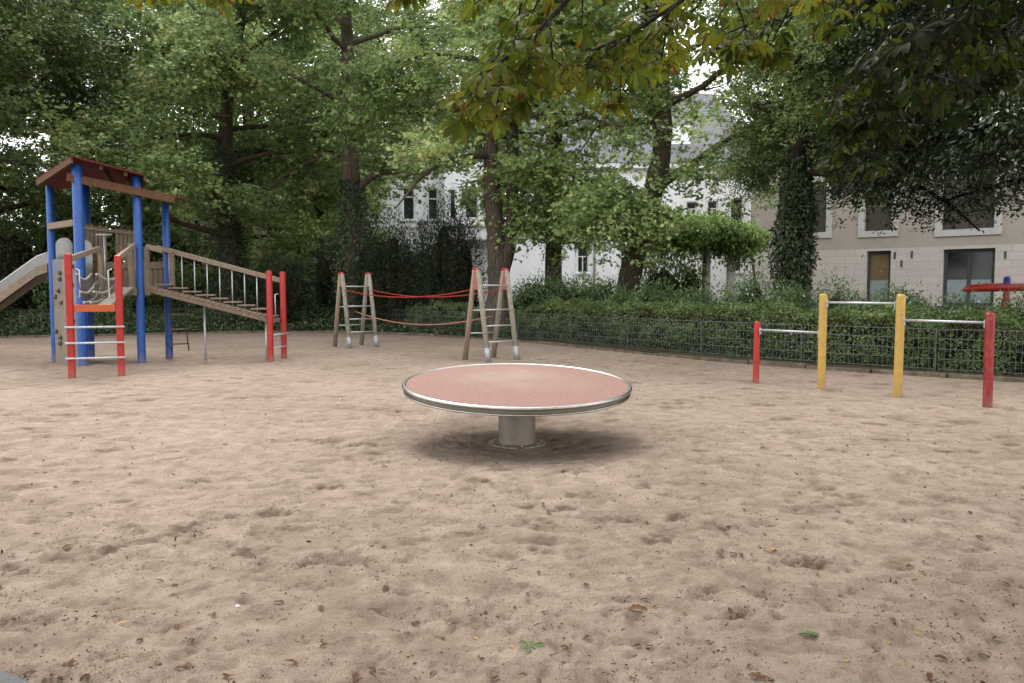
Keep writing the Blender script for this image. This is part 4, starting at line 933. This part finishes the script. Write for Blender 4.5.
# horse chestnut overhead --------------------------------------------------
ch = tag(empty('chestnut_tree', (3.4, -3.4, 0)), 'horse chestnut with browning leaves overhanging the top of the picture', 'tree')
O = np.array((3.4, -3.4, 0.0)); r = np.random.default_rng(77)
wood = MB(); wood.tube(np.array([(3.4, -3.4, -.1), (3.4, -3.3, 1.5), (3.35, -3.1, 3.2), (3.3, -2.9, 5), (3.5, -2.8, 8)]) - O, [.5, .40, .36, .3, .15], 14)
LP, LD, LN, LS, LT = [], [], [], [], []
def palmate(p, ax, size, tone):
    """one compound leaf: 5 to 7 leaflets fanned from the tip of a drooping stalk"""
    ax = nrm(ax); stalk = ax * size * .7 + np.array((0, 0, -.12 * size)); tip = p + stalk
    wood.tube([p - O, p - O + stalk * .6 + (0, 0, .02 * size), tip - O], [.0035, .003, .003], 4, False)
    k = r.choice((5, 7, 7)); nrmv = nrm(np.array((0, 0, 1.0)) + r.normal(0, .35, 3) + ax * .3); sd_ = nrm(np.cross(nrmv, ax)); fw = np.cross(sd_, nrmv)
    for j in range(k):
        a = (j - (k - 1) / 2) / ((k - 1) / 2) * 1.95
        d = fw * math.cos(a) + sd_ * math.sin(a) + np.array((0, 0, -.35 - .25 * r.random()))
        LP.append(tip); LD.append(d); LN.append(nrmv + r.normal(0, .25, 3)); LS.append(size * (1.05 - .28 * abs(a) / 1.95) * r.uniform(.88, 1.1)); LT.append(tone + r.normal(0, .07))
def twig(p, d, L, size, tone, nodes):
    S2 = limb_curve(r, p, d, L, 5, .5, .14); wood.tube(S2 - O, np.linspace(.010, .005, 5), 5, False)
    for j in range(nodes):
        u = (j + 1) / nodes; q = S2[min(int(u * 4), 4)]; dd = nrm(S2[-1] - S2[0]); side = nrm(np.cross(dd, (0, 0, 1)))
        for s in (-1, 1):
            palmate(q, dd * .4 + side * s * r.uniform(.5, 1) + np.array((0, 0, r.uniform(-.3, .25))), size * r.uniform(.75, 1.15), tone + r.normal(0, .08))
    palmate(S2[-1], nrm(S2[-1] - S2[-2]), size, tone)
def bough(pts, rad, ntw, t0, L, size, tone, nodes=3, dn=-.25):
    P3 = smooth_path(np.array(pts, float), 8); P3[:, 2] += .16 * np.linspace(0, 1, len(P3)); wood.tube(P3 - O, .008 + (rad - .008) * (1 - np.linspace(0, 1, len(P3))) ** 2.2, 8, False)
    m = len(P3)
    for k in range(ntw):
        t = t0 + (1 - t0) * (k + r.random()) / ntw; i = min(int(t * (m - 1)), m - 2); d = nrm(P3[i + 1] - P3[i]); side = nrm(np.cross(d, (0, 0, 1))) * (1 if k % 2 else -1)
        twig(P3[i], d * r.uniform(.2, .8) + side * r.uniform(.4, 1) + np.array((0, 0, r.uniform(dn - .35, dn + .45))), L * r.uniform(.6, 1.2), size, tone + r.normal(0, .06), nodes)
    twig(P3[-1], P3[-1] - P3[-2], L * .6, size, tone, nodes)
    return P3
bough([(3.35, -3.1, 3.6), (2.3, -.5, 4.7), (1.3, 2.2, 4.2), (.72, 3.6, 3.35), (.40, 4.0, 2.97), (.12, 4.15, 2.68), (-.13, 4.2, 2.47)], .10, 9, .74, .27, .128, .52, 2)
bough([(1.3, 2.2, 4.2), (1.2, 3.4, 3.6), (1.05, 4.2, 3.1), (.75, 4.6, 2.88), (.45, 4.7, 2.72)], .05, 7, .6, .28, .128, .48, 2)
bough([(1.6, 1.6, 4.3), (1.9, 3.4, 3.75), (1.75, 4.6, 3.32), (1.35, 5.3, 3.32), (1.0, 5.6, 3.24)], .05, 9, .5, .30, .128, .5, 2)
bough([(2.3, -.5, 4.7), (2.6, 2.6, 4.5), (2.5, 4.6, 3.8), (2.1, 5.6, 3.45), (1.75, 6.0, 3.3)], .07, 11, .5, .38, .14, .4, 2)
bough([(3.35, -3.0, 4.2), (3.9, 1.0, 5.0), (4.0, 4.2, 4.5), (3.4, 6.0, 3.8), (3.05, 6.6, 3.3), (2.9, 6.8, 2.8)], .12, 20, .45, .5, .17, .12, 2)  # low tone on the right-hand boughs paints canopy shade into their leaves
bough([(3.9, 1.0, 5.0), (3.5, 3.4, 4.3), (3.1, 4.9, 3.5), (2.85, 5.4, 3.05)], .06, 13, .5, .42, .17, .10, 2)
bough([(3.9, 1.0, 5.0), (5.2, 3.4, 4.8), (5.0, 5.6, 4.2), (4.3, 6.8, 3.7), (3.9, 7.3, 3.35)], .08, 18, .45, .5, .17, .05, 2)
bough([(3.9, 1.0, 5.0), (6.0, 4.0, 4.9), (5.8, 6.6, 4.2), (5.2, 7.8, 3.7)], .08, 18, .45, .5, .17, .03, 2)
bough([(2.3, -.5, 4.7), (.4, 1.6, 4.6), (-1.2, 3.3, 3.7), (-1.65, 4.2, 3.10), (-1.95, 4.6, 3.12)], .04, 6, .75, .25, .12, .62, 1, .2)
bough([(.4, 1.6, 4.6), (-.25, 3.2, 3.7), (-.42, 3.9, 3.12), (-.47, 4.1, 3.02)], .03, 1, .95, .1, .13, .55, 1, -.3)
# the crown above, out of the picture; thickened to shade the foreground sand
bough([(1.6, 1.6, 4.3), (1.3, 3.6, 3.75), (.6, 4.6, 3.32), (.0, 4.9, 3.16)], .05, 8, .6, .27, .125, .5, 2)
bough([(3.5, -2.9, 6), (5.5, 0, 7.2), (7.5, 2.5, 7.2), (9, 4, 6.4)], .12, 6, .5, .5, .15, .4, 1)
n = 20000; cc = []
while len(cc) < 330:
    p = np.array((r.uniform(-5.5, 10.5), r.uniform(-7, 8), r.uniform(4.9, 9)))
    if p[2] > 2.6 + .385 * max(p[1], 0) + .9 and ((p[0] - 3.2) / 7.6) ** 2 + ((p[1] + .3) / 7.8) ** 2 + ((p[2] - 6.5) / 3.2) ** 2 < 1: cc.append(p)
cc = np.array(cc); k = r.integers(0, len(cc), n)
P = cc[k] + r.normal(0, .42, (n, 3)) * (1, 1, .45); D = r.normal(0, 1, (n, 3)) + np.array((0, 0, -.5)); Nn = r.normal(0, .5, (n, 3)); Nn[:, 2] = 1
LPa = np.concatenate([np.array(LP), P]) - O; LDa = np.concatenate([np.array(LD), D]); LNa = np.concatenate([np.array(LN), Nn])
LSa = np.concatenate([np.array(LS), r.uniform(.16, .26, n)]); LTa = np.clip(np.concatenate([np.array(LT), r.normal(.45, .15, n)]), 0, 1)
for p in cc[::5]: wood.tube([np.array((3.45, -2.85, min(7.2, p[2] - .3))) - O, (np.array((3.45, -2.85, p[2])) + p) / 2 + (0, 0, .3) - O, p - O], [.06, .035, .01], 5, False)
wood.build('trunk', M['bark_dark'], ch)
link('crown', leaves('chestnut', LPa, LDa, LNa, LSa, LEAFLET, LTa), M['f_chest'], ch)

# ------------------------------------------------------------------ buildings
def facade(mb, o, dx, W_, Ht, rects, depth=.18, nrm_=None):
    """wall skin with real openings; o = lower left corner, dx = unit direction; rects (u0,u1,z0,z1)"""
    o = np.array(o, float); dx = np.array((*dx, 0.0)); n_ = np.array((-dx[1], dx[0], 0)) * 1.0      # n_ points into the house
    us = sorted({0, W_, *[q for r_ in rects for q in r_[:2]]}); zs = sorted({0, Ht, *[q for r_ in rects for q in r_[2:4]]})
    pt = lambda u, z, d=0: o + dx * u + np.array((0, 0, z)) + n_ * d
    for i in range(len(us) - 1):
        for j in range(len(zs) - 1):
            u, z = (us[i] + us[i + 1]) / 2, (zs[j] + zs[j + 1]) / 2
            if any(r_[0] < u < r_[1] and r_[2] < z < r_[3] for r_ in rects): continue
            mb.poly([pt(us[i], zs[j]), pt(us[i + 1], zs[j]), pt(us[i + 1], zs[j + 1]), pt(us[i], zs[j + 1])])
    for r_ in rects:
        u0, u1, a, b = r_[:4]; c = [(u0, a), (u1, a), (u1, b), (u0, b)]
        for i in range(4):
            p, q = c[i], c[(i + 1) % 4]; mb.poly([pt(*p), pt(*p, depth), pt(*q, depth), pt(*q)])
    return pt, n_
def window(root, pt, rect, depth, fm, gm, mull=1, trans=None, sill=None, surround=None, lower=None, fw=.07, sw=.16):
    u0, u1, a, b = rect[:4]
    f = MB()
    def fb(ua, za, ub, zb, w):
        f.bar(pt(ua, za, depth - .03), pt(ub, zb, depth - .03), w, .06, up=tuple(pt(0, 0, 1) - pt(0, 0, 0)))
    h = fw / 2
    fb(u0 + h, a, u0 + h, b, fw); fb(u1 - h, a, u1 - h, b, fw); fb(u0 + fw, a + h, u1 - fw, a + h, fw); fb(u0 + fw, b - h, u1 - fw, b - h, fw)
    for k in range(1, mull + 1): uu = u0 + (u1 - u0) * k / (mull + 1); fb(uu, a + fw, uu, (trans or b) - fw * (.5 if trans else 1), fw)
    if trans: fb(u0 + fw, trans, u1 - fw, trans, fw)
    fo = f.build('window', fm, root, .006)
    z = a + fw
    if lower:
        MB().poly([pt(u0 + fw * .5, z, depth - .012), pt(u1 - fw * .5, z, depth - .012), pt(u1 - fw * .5, lower, depth - .012), pt(u0 + fw * .5, lower, depth - .012)]).build('frosted_pane', M['frost'], fo); z = lower
    MB().poly([pt(u0 + fw * .5, z, depth - .01), pt(u1 - fw * .5, z, depth - .01), pt(u1 - fw * .5, b - fw * .5, depth - .01), pt(u0 + fw * .5, b - fw * .5, depth - .01)]).build('pane', gm, fo)
    if sill: MB().bar(pt(u0 - .12, a - .05, -.06), pt(u1 + .12, a - .05, -.06), .18, .09).build('sill', sill, fo, .01)
    if surround:
        s = MB(); up_ = tuple(pt(0, 0, 1) - pt(0, 0, 0)); q = sw / 2
        s.bar(pt(u0 - q, a - sw, -.02), pt(u0 - q, b + sw, -.02), sw, .06, up=up_); s.bar(pt(u1 + q, a - sw, -.02), pt(u1 + q, b + sw, -.02), sw, .06, up=up_)
        s.bar(pt(u0, b + q, -.02), pt(u1, b + q, -.02), sw, .06, up=up_); s.bar(pt(u0, a - q, -.02), pt(u1, a - q, -.02), sw, .06, up=up_)
        s.build('surround', surround, fo)
    return fo
def hiproof(mb, x0, x1, y0, y1, z, h, over=.4, inset=3):
    a = [(x0 - over, y0 - over, z), (x1 + over, y0 - over, z), (x1 + over, y1 + over, z), (x0 - over, y1 + over, z)]
    b = [(x0 + inset, (y0 + y1) / 2 - .6, z + h), (x1 - inset, (y0 + y1) / 2 - .6, z + h), (x1 - inset, (y0 + y1) / 2 + .6, z + h), (x0 + inset, (y0 + y1) / 2 + .6, z + h)]
    mb.poly([a[0], a[1], b[1], b[0]]); mb.poly([a[1], a[2], b[2], b[1]]); mb.poly([a[2], a[3], b[3], b[2]]); mb.poly([a[3], a[0], b[0], b[3]]); mb.poly(b); mb.poly(a[::-1])
# left villa: facade at y = 48 with a projecting bay
vl = tag(empty('white_villa', (-4.5, 52, 0)), 'white rendered villa with a projecting bay behind the yew bushes', 'villa'); O = np.array((-4.5, 52, 0.0))
W_, Ht = 8.6, 9.6; x0 = -9.1
rects = [(.55, 1.2, 5.75, 7.75), (2.55, 3.25, 5.75, 7.75), (4.05, 4.65, 5.75, 7.6), (.6, 1.25, 1.9, 3.9), (2.5, 3.2, 1.9, 3.9)]
mb = MB(); pt, n_ = facade(mb, np.array((x0, 48, 0)) - O, (1, 0), W_, Ht, rects)
mb.poly([np.array(p) - O for p in ((x0, 48, 0), (x0, 48, Ht), (x0, 58, Ht), (x0, 58, 0))]); mb.poly([np.array(p) - O for p in ((x0 + W_, 48, 0), (x0 + W_, 58, 0), (x0 + W_, 58, Ht), (x0 + W_, 48, Ht))])
mb.build('wall', M['white'], vl)
for q in rects: window(vl, pt, q, .18, M['whitetrim'], M['glass'], 0, q[2] + (q[3] - q[2]) * .68, M['whitetrim'], M['whitetrim'], fw=.07, sw=.15)
bay = MB(); brects = [(.3, .65, 5.75, 7.4), (1.2, 1.95, 5.75, 7.5), (2.5, 2.95, 5.75, 7.5)]
pb, _ = facade(bay, np.array((-3.95, 46.9, 0)) - O, (1, 0), 3.3, 9.5, [*brects])
# cut the foot of the bay back: it hangs on a console above the garden
bay.v = [(x, y, z if z > .01 else 4.6) for x, y, z in bay.v]
for xx in (-3.95, -.65): bay.poly([np.array(p) - O for p in ((xx, 46.9, 4.6), (xx, 46.9, 9.5), (xx, 47.99, 9.5), (xx, 47.99, 4.6))])
bay.build('bay', M['white'], vl)
for q in brects: window(vl, pb, q, .18, M['whitetrim'], M['glass'], 0, None, None, M['whitetrim'], fw=.06, sw=.1)
MB().box(np.array((-2.3, 47.3, 5.35)) - O, (3.5, 1.2, .16)).box(np.array((-2.3, 47.4, 4.55)) - O, (3.3, 1.0, .12)).build('bay_cornice', M['whitetrim'], vl, .03)
MB().box(np.array((x0 + W_ / 2, 47.9, 9.5)) - O, (W_ + .5, .5, .35)).box(np.array((x0 + W_ / 2, 47.96, 5.3)) - O, (W_ + .06, .1, .14)).build('cornice', M['whitetrim'], vl, .03)
mb = MB(); hiproof(mb, x0 - O[0], x0 + W_ - O[0], 48 - O[1], 58 - O[1], 9.68, 4.2); mb.build('roof', M['slate'], vl)
# right villa
vr = tag(empty('white_villa', (8.3, 50, 0)), 'white rendered villa with grey slate roof beside the taupe building', 'villa'); O = np.array((8.3, 50, 0.0))
x0, W_, Ht = -.35, 14.8, 8.7
rects = [(4.11, 4.74, 2.55, 4.1), (1.56, 2.03, 5.9, 7.4), (5.44, 6.13, 5.6, 7.4), (7.75, 8.44, 5.6, 7.4), (10.35, 10.93, 5.6, 6.6), (11.56, 12.14, 5.6, 6.65), (12.89, 13.53, 5.1, 6.75), (13.12, 13.58, 2.6, 3.6), (6.59, 7.28, 2.55, 4.1)]
mb = MB(); pt, n_ = facade(mb, np.array((x0, 46, 0)) - O, (1, 0), W_, Ht, rects)
mb.poly([np.array(p) - O for p in ((x0, 46, 0), (x0, 46, Ht), (x0, 56, Ht), (x0, 56, 0))]); mb.poly([np.array(p) - O for p in ((x0 + W_, 46, 0), (x0 + W_, 56, 0), (x0 + W_, 56, Ht), (x0 + W_, 46, Ht))])
mb.build('wall', M['white'], vr)
for i, q in enumerate(rects): window(vr, pt, q, .18, M['frame'] if i == 6 else M['whitetrim'], M['glass'], 0 if i in (6, 7) else 1, (q[2] + (q[3] - q[2]) * .6), M['whitetrim'], M['whitetrim'], fw=.06, sw=.11)
MB().box(np.array((x0 + W_ / 2, 45.9, Ht - .1)) - O, (W_ + .5, .5, .3)).box(np.array((x0 + W_ / 2, 45.96, 4.75)) - O, (W_ + .06, .1, .14)).build('cornice', M['whitetrim'], vr, .03)
MB().tube([np.array((x0 + 5.09, 45.9, 0)) - O, np.array((x0 + 5.09, 45.9, Ht - .3)) - O], .06, 8).build('downpipe', M['galv'], vr)
mb = MB(); hiproof(mb, x0 - O[0], x0 + W_ - O[0], 46 - O[1], 56 - O[1], Ht + .06, 5.0, .4, 2); rf_ = mb.build('roof', M['slate'], vr)
MB().box(np.array((9.6, 47.6, 10.3)) - O, (1.5, 1.6, 1.5)).build('dormer', M['white'], rf_, .02)
# taupe building: facade from (11.2, 37.6) towards the right and nearer
tb = tag(empty('apartment_house', (17, 34, 0)), 'taupe rendered apartment house with pale block ground floor behind the bars', 'apartment house'); O = np.array((17, 34, 0.0))
a, b = np.array((11.25, 37.8)), np.array((26.0, 24.5)); dx = nrm(b - a); W_ = float(np.linalg.norm(b - a))
g1 = [(5.30, 6.28, .9, 3.2), (8.27, 10.10, .9, 3.17)]
g2 = [(5.18, 6.28, 4.05, 6.3), (8.19, 10.03, 3.95, 6.2), (2.46, 3.55, 4.1, 6.3), (11.65, 13.18, 3.95, 6.2)]
base_h = 3.3
mb = MB(); pt, n_ = facade(mb, np.array((*a, 0)) - O, dx, W_, base_h, g1, .22)
lowo = mb.build('ground_floor_wall', M['block'], tb)
mb = MB(); pt2, n_ = facade(mb, np.array((*(a), base_h)) - O, dx, W_, 6.6, [(u0, u1, z0 - base_h, z1 - base_h) for u0, u1, z0, z1 in g2], .22)
back = np.array((-dx[1], dx[0])) * 10
for q in (a, b):
    mb.poly([np.array((*q, 0)) - O, np.array((*q, 9.75)) - O, np.array((*(q + back), 9.75)) - O, np.array((*(q + back), 0)) - O])
mb.poly([np.array((*(a + back), 0)) - O, np.array((*(b + back), 0)) - O, np.array((*(b + back), 9.75)) - O, np.array((*(a + back), 9.75)) - O])
mb.build('wall', M['taupe'], tb)
window(tb, pt, g1[0], .2, M['frame'], M['warmroom'], 0, None, None, None, lower=1.95, fw=.12)
window(tb, pt, g1[1], .2, M['frame'], M['glass'], 1, None, M['frame'], None, lower=1.95, fw=.13)
for (u0, u1, z0, z1) in g2: window(tb, pt2, (u0, u1, z0 - base_h, z1 - base_h), .2, M['frame'], M['reveal'], 0, None, None, M['offwhite'], fw=.05, sw=.26)
mb = MB(); c1, c2 = np.array((*(a - dx * .3 - nrm(back) * .4), 9.75)) - O, np.array((*(b + dx * .3 - nrm(back) * .4), 9.75)) - O; b3 = np.array((*back, 0)) * 1.05
mb.prism([c1, c2, c2 + b3, c1 + b3], (0, 0, .3)); mb.build('roof', M['slate'], tb)
# pale little slots high in the block wall
for u, z in ((6.44, 2.85), (7.10, 2.87), (6.71, 2.5), (10.44, 2.75)):
    MB().bar(pt(u, z, -.01), pt(u, z + .28, -.01), .07, .03, up=tuple(n_)).build('vent_slot', M['frame'], lowo)
# cream house at the left
cr = tag(empty('cream_house', (-18, 56, 0)), 'cream rendered house with grey roof glimpsed through the trees on the left', 'house'); O = np.array((-18, 56, 0.0))
rects = [(1.2 + k * 2.6, 2.2 + k * 2.6, z, z + 1.7) for k in range(5) for z in (1.6, 4.6)]
x0 = -25
mb = MB(); pt, n_ = facade(mb, np.array((x0, 52, 0)) - O, (1, 0), 14.5, 8.2, rects)
for xx in (x0, x0 + 14.5): mb.poly([np.array(p) - O for p in ((xx, 52, 0), (xx, 52, 8.2), (xx, 61, 8.2), (xx, 61, 0))])
mb.build('wall', M['cream'], cr)
for q in rects: window(cr, pt, q, .18, M['whitetrim'], M['glass'], 1, None, M['whitetrim'], M['whitetrim'], fw=.07, sw=.12)
mb = MB(); hiproof(mb, x0 - O[0], x0 + 14.5 - O[0], 52 - O[1], 61 - O[1], 8.25, 4.2); mb.build('roof', M['slate'], cr)
# pergola with bright vine
pg = tag(empty('pergola', (8.3, 30, 0)), 'pergola of pale pillars carrying timber beams beside the right villa', 'pergola'); O = np.array((8.3, 30, 0.0))
for x in (7.15, 8.05):
    for y in (29.4,):
        MB().box(np.array((x - O[0], y - O[1], 1.75)), (.26, .26, 3.3)).build('pillar', M['offwhite'], pg, .02)
for y in (29.4, 31.2): MB().box(np.array((8.0 - O[0], y - O[1], 3.58)), (3.2, .14, .16)).build('beam', M['wood_grey'], pg, .01)
for k in range(8): MB().box(np.array((6.6 + k * .4 - O[0], 30.3 - O[1], 3.7)), (.08, 2.6, .1)).build('slat', M['wood_grey'], pg, .008)
n = 20000; r = np.random.default_rng(5)
vx = r.uniform(4.9, 8.6, 80); vc = np.stack([vx, r.uniform(28.2, 30.4, 80), 3.45 + .75 * np.sin((vx - 4.6) * .8) * r.random(80) + r.normal(0, .15, 80)], 1); k = r.integers(0, 80, n)
P = vc[k] + r.normal(0, 1, (n, 3)) * (.30, .30, .17) - np.array((8.0, 30, 0)); P[:, 2] -= r.exponential(.22, n) * (r.random(n) < .5) * (.4 + vnoise(P[:, 0], P[:, 1], .5, 71) + .5)
vn = tag(empty('climbing_vine', (8.0, 30, 0)), 'bright green climbing vine heaped over the pergola', 'vine')
link('foliage', leaves('vine', P, r.normal(0, .6, (n, 3)) + np.array((0, -.3, -.8)), r.normal(0, .6, (n, 3)) + np.array((0, -.4, .8)), r.uniform(.10, .2, n), OVAL, np.clip(r.normal(.5, .2, n) + .2 * (P[:, 2] - 4), 0, 1)), M['f_vine'], vn)
MB().tube([(-1.1, -.9, 0), (-1.05, -.95, 1.5), (-.9, -.8, 3.4), (0, -.3, 4)], [.07, .06, .05, .03], 8).tube([(.8, -.9, 0), (.85, -.95, 1.8), (.7, -.7, 3.5)], [.06, .05, .03], 8).build('stem', M['bark'], vn)

# street lamp in front of the left villa
lp = tag(empty('street_lamp', (-4.7, 42, 0)), 'old street lamp with a conical lantern in front of the white villa', 'street lamp')
MB().lathe([(.10, 0), (.09, .8), (.055, .9), (.045, 4.2), (.06, 4.3), (.03, 4.36), (.0, 4.36)], 16).build('pole', M['blackiron'], lp)
MB().lathe([(.09, 4.36), (.14, 4.5), (.26, 4.98)], 6).build('lantern', M['lampglass'], lp)
MB().lathe([(.33, 4.99), (.30, 5.04), (.12, 5.2), (.05, 5.24), (.0, 5.32)], 12).build('cap', M['blackiron'], lp)

# red play beam behind the hedge at right
rbm = tag(empty('play_beam', (11.6, 18.3, 0)), 'long red beam with a blue block on top behind the hedge at the right edge', 'play beam')
MB().tube([(-1.15, .2, 1.52), (-1.0, .17, 1.56), (-.7, .12, 1.58), (1.5, -.25, 1.62)], [.03, .085, .10, .10], 14).build('beam', M['redplastic'], rbm)
MB().bar((-.35, .06, 0), (-.22, .05, 1.5), .10, .10).bar((-.05, .0, 0), (-.22, .05, 1.5), .08, .08).bar((1.2, -.2, 0), (1.2, -.2, 1.5), .1, .1).build('stand', M['redplastic'], rbm, .01)
MB().lathe([(.075, 1.66), (.075, 1.78), (.055, 1.80), (.055, 1.83), (0, 1.83)], 14, (-.22, .05, 0)).build('block', M['blueplastic'], rbm)

# ------------------------------------------------------------------ things lying on the sand
def leaf_on_sand(name, k, mat, pal=0):
    """a curled dry leaf, about 1 unit long"""
    r = np.random.default_rng(200 + k); vs = []; nseg = 7; cu = r.uniform(.1, .4); tw_ = r.uniform(-.5, .5); wd = r.uniform(.13, .25)
    fs = []
    for i in range(nseg + 1):
        t = i / nseg; wv = wd * math.sin(math.pi * min(1, t * .92 + .04)) ** .7; z = cu * t * (1 - t) * .9 + .05
        for s in (-1, -.5, 0, .5, 1):
            vs.append((t - .5 + .03 * r.normal() * (abs(s) == 1), s * wv + tw_ * (t - .5) * .4, z + abs(s) * wv * r.uniform(.3, .9) * .8 + tw_ * s * wv * .4))
    for i in range(nseg):
        for j in range(4): fs.append((i * 5 + j, i * 5 + j + 1, i * 5 + j + 6, i * 5 + j + 5))
    mb = MB(); mb.add(vs, fs, True); mb.tube([(-.5, 0, .05), (-.68, .03, .03)], [.014, .01], 4)
    me = mb.mesh('fallen_leaf'); at = me.attributes.new('tone', 'FLOAT', 'POINT'); at.data.foreach_set('value', np.full(len(me.vertices), r.uniform(.3, .8), np.float32))
    me.materials.append(mat); return me
protos = [leaf_on_sand('fallen_leaf', k, M['dryleaf']) for k in range(7)]
protos_y = [leaf_on_sand('fallen_leaf', 20 + k, M['yellowleaf']) for k in range(3)]
def put_leaf(me, x, y, s, label, group=None, rz=None, tilt=.18):
    o = bpy.data.objects.new('fallen_leaf', me); COL.objects.link(o); tag(o, label, 'leaf', group)
    o.scale = (s, s, s); o.rotation_euler = (rr.uniform(-tilt, tilt), rr.uniform(-tilt, tilt), rr.uniform(0, 6.28) if rz is None else rz)
    o.location = (x, y, ground(x, y) + .004 * (s > .03)); return o
for k in range(240):
    y = 2.95 + 8 * rr.random() ** 1.8; x = rr.uniform(-.66, .66) * y
    if math.hypot(x - .05, y - 8) < .35: continue
    put_leaf(protos[k % 7], x, y, rr.uniform(.022, .06), 'small curled dry brown leaf lying on the sand', 'dry brown leaves scattered on the sand')
for k in range(34):
    y = 3.0 + 7 * rr.random() ** 1.4; x = rr.uniform(-.1, .64) * y
    put_leaf(protos_y[k % 3], x, y, rr.uniform(.015, .032), 'tiny yellow leaf lying on the sand right of the disc', 'small yellow leaves on the sand')
put_leaf(leaf_on_sand('fallen_leaf', 41, M['greenleaf']), 1.29, 3.37, .085, 'fresh green leaf lying on the sand at the lower right', rz=-.3, tilt=.1)
put_leaf(leaf_on_sand('fallen_leaf', 42, M['tanleaf']), 1.49, 4.47, .085, 'pale tan leaf lying on the open sand right of centre', rz=.1, tilt=.1)
put_leaf(leaf_on_sand('fallen_leaf', 43, M['dryleaf']), .58, 3.60, .095, 'largest reddish brown leaf in the foreground right of centre', rz=-.4, tilt=.1)
put_leaf(leaf_on_sand('fallen_leaf', 44, M['tanleaf']), -1.76, 3.50, .07, 'curled yellow-brown leaf in the left foreground', rz=.6, tilt=.1)
gl = tag(empty('fallen_leaf', (.075, 3.22, ground(.075, 3.22) + .012)), 'green and yellow lobed leaf on the sand at the bottom centre', 'leaf')
r = np.random.default_rng(3); n = 6
ang = np.linspace(0, 2 * PI, n, endpoint=False) + .3
link('blade', leaves('blade', np.zeros((n, 3)), np.stack([np.cos(ang), np.sin(ang), np.full(n, .12)], 1), np.tile((0, 0, 1.0), (n, 1)) + r.normal(0, .2, (n, 3)), np.array([.06, .05, .065, .045, .055, .05]), LEAFLET, r.uniform(.1, .9, n)), M['greenleaf'], gl)
sc = MB(); sc.add([(0, 0, .01), (.035, .004, .016), (.03, .026, .012), (.002, .022, .02)], [(0, 1, 2, 3)])
pp = sc.build('paper_scrap', M['paper']); pp.scale = (.6, .6, .6); tag(pp, 'tiny white scrap of paper on the sand at the lower left', 'scrap'); pp.location = (-1.30, 3.65, ground(-1.3, 3.65))
# crumbs of bark, husks and twiglets that nobody could count
n = 20000; r = np.random.default_rng(8); y = 2.6 + 15 * r.random(n) ** 1.9; x = r.uniform(-.72, .72, n) * (y + .5)
cl = vnoise(x, y, .8, 51) + vnoise(x, y, .25, 52) > -.12; x, y = x[cl], y[cl]; n = len(x)
z = np.array([ground(a, b) for a, b in zip(x, y)]) + .002
P = np.stack([x, y, z], 1)
sz = r.uniform(.006, .016, n) * np.where(r.random(n) < .06, 2.2, 1)
me = leaves('litter', P, np.stack([r.normal(0, 1, n), r.normal(0, 1, n), r.uniform(0, .5, n)], 1), up_normals(n, .5), sz, OVAL, np.clip(r.beta(1.2, 2.4, n), 0, 1))
tag(link('leaf_litter', me, M['litter']), 'crumbs of dry leaf and bark sprinkled over the sand', 'litter', kind='stuff')
for k in range(26):
    y = 3.0 + 6 * rr.random() ** 1.5; x = rr.uniform(-.62, .62) * y; L = rr.uniform(.03, .09); a = rr.uniform(0, 6.28); z = ground(x, y) + .004
    o = MB().tube([(0, 0, 0), (L * .5 * math.cos(a), L * .5 * math.sin(a), .004), (L * math.cos(a + .25), L * math.sin(a + .25), .0)], [.0022, .002, .0014], 5).build('twig', M['twig'])
    o.location = (x, y, z); tag(o, 'thin dry twig lying on the sand', 'twig', 'dry twigs on the sand')
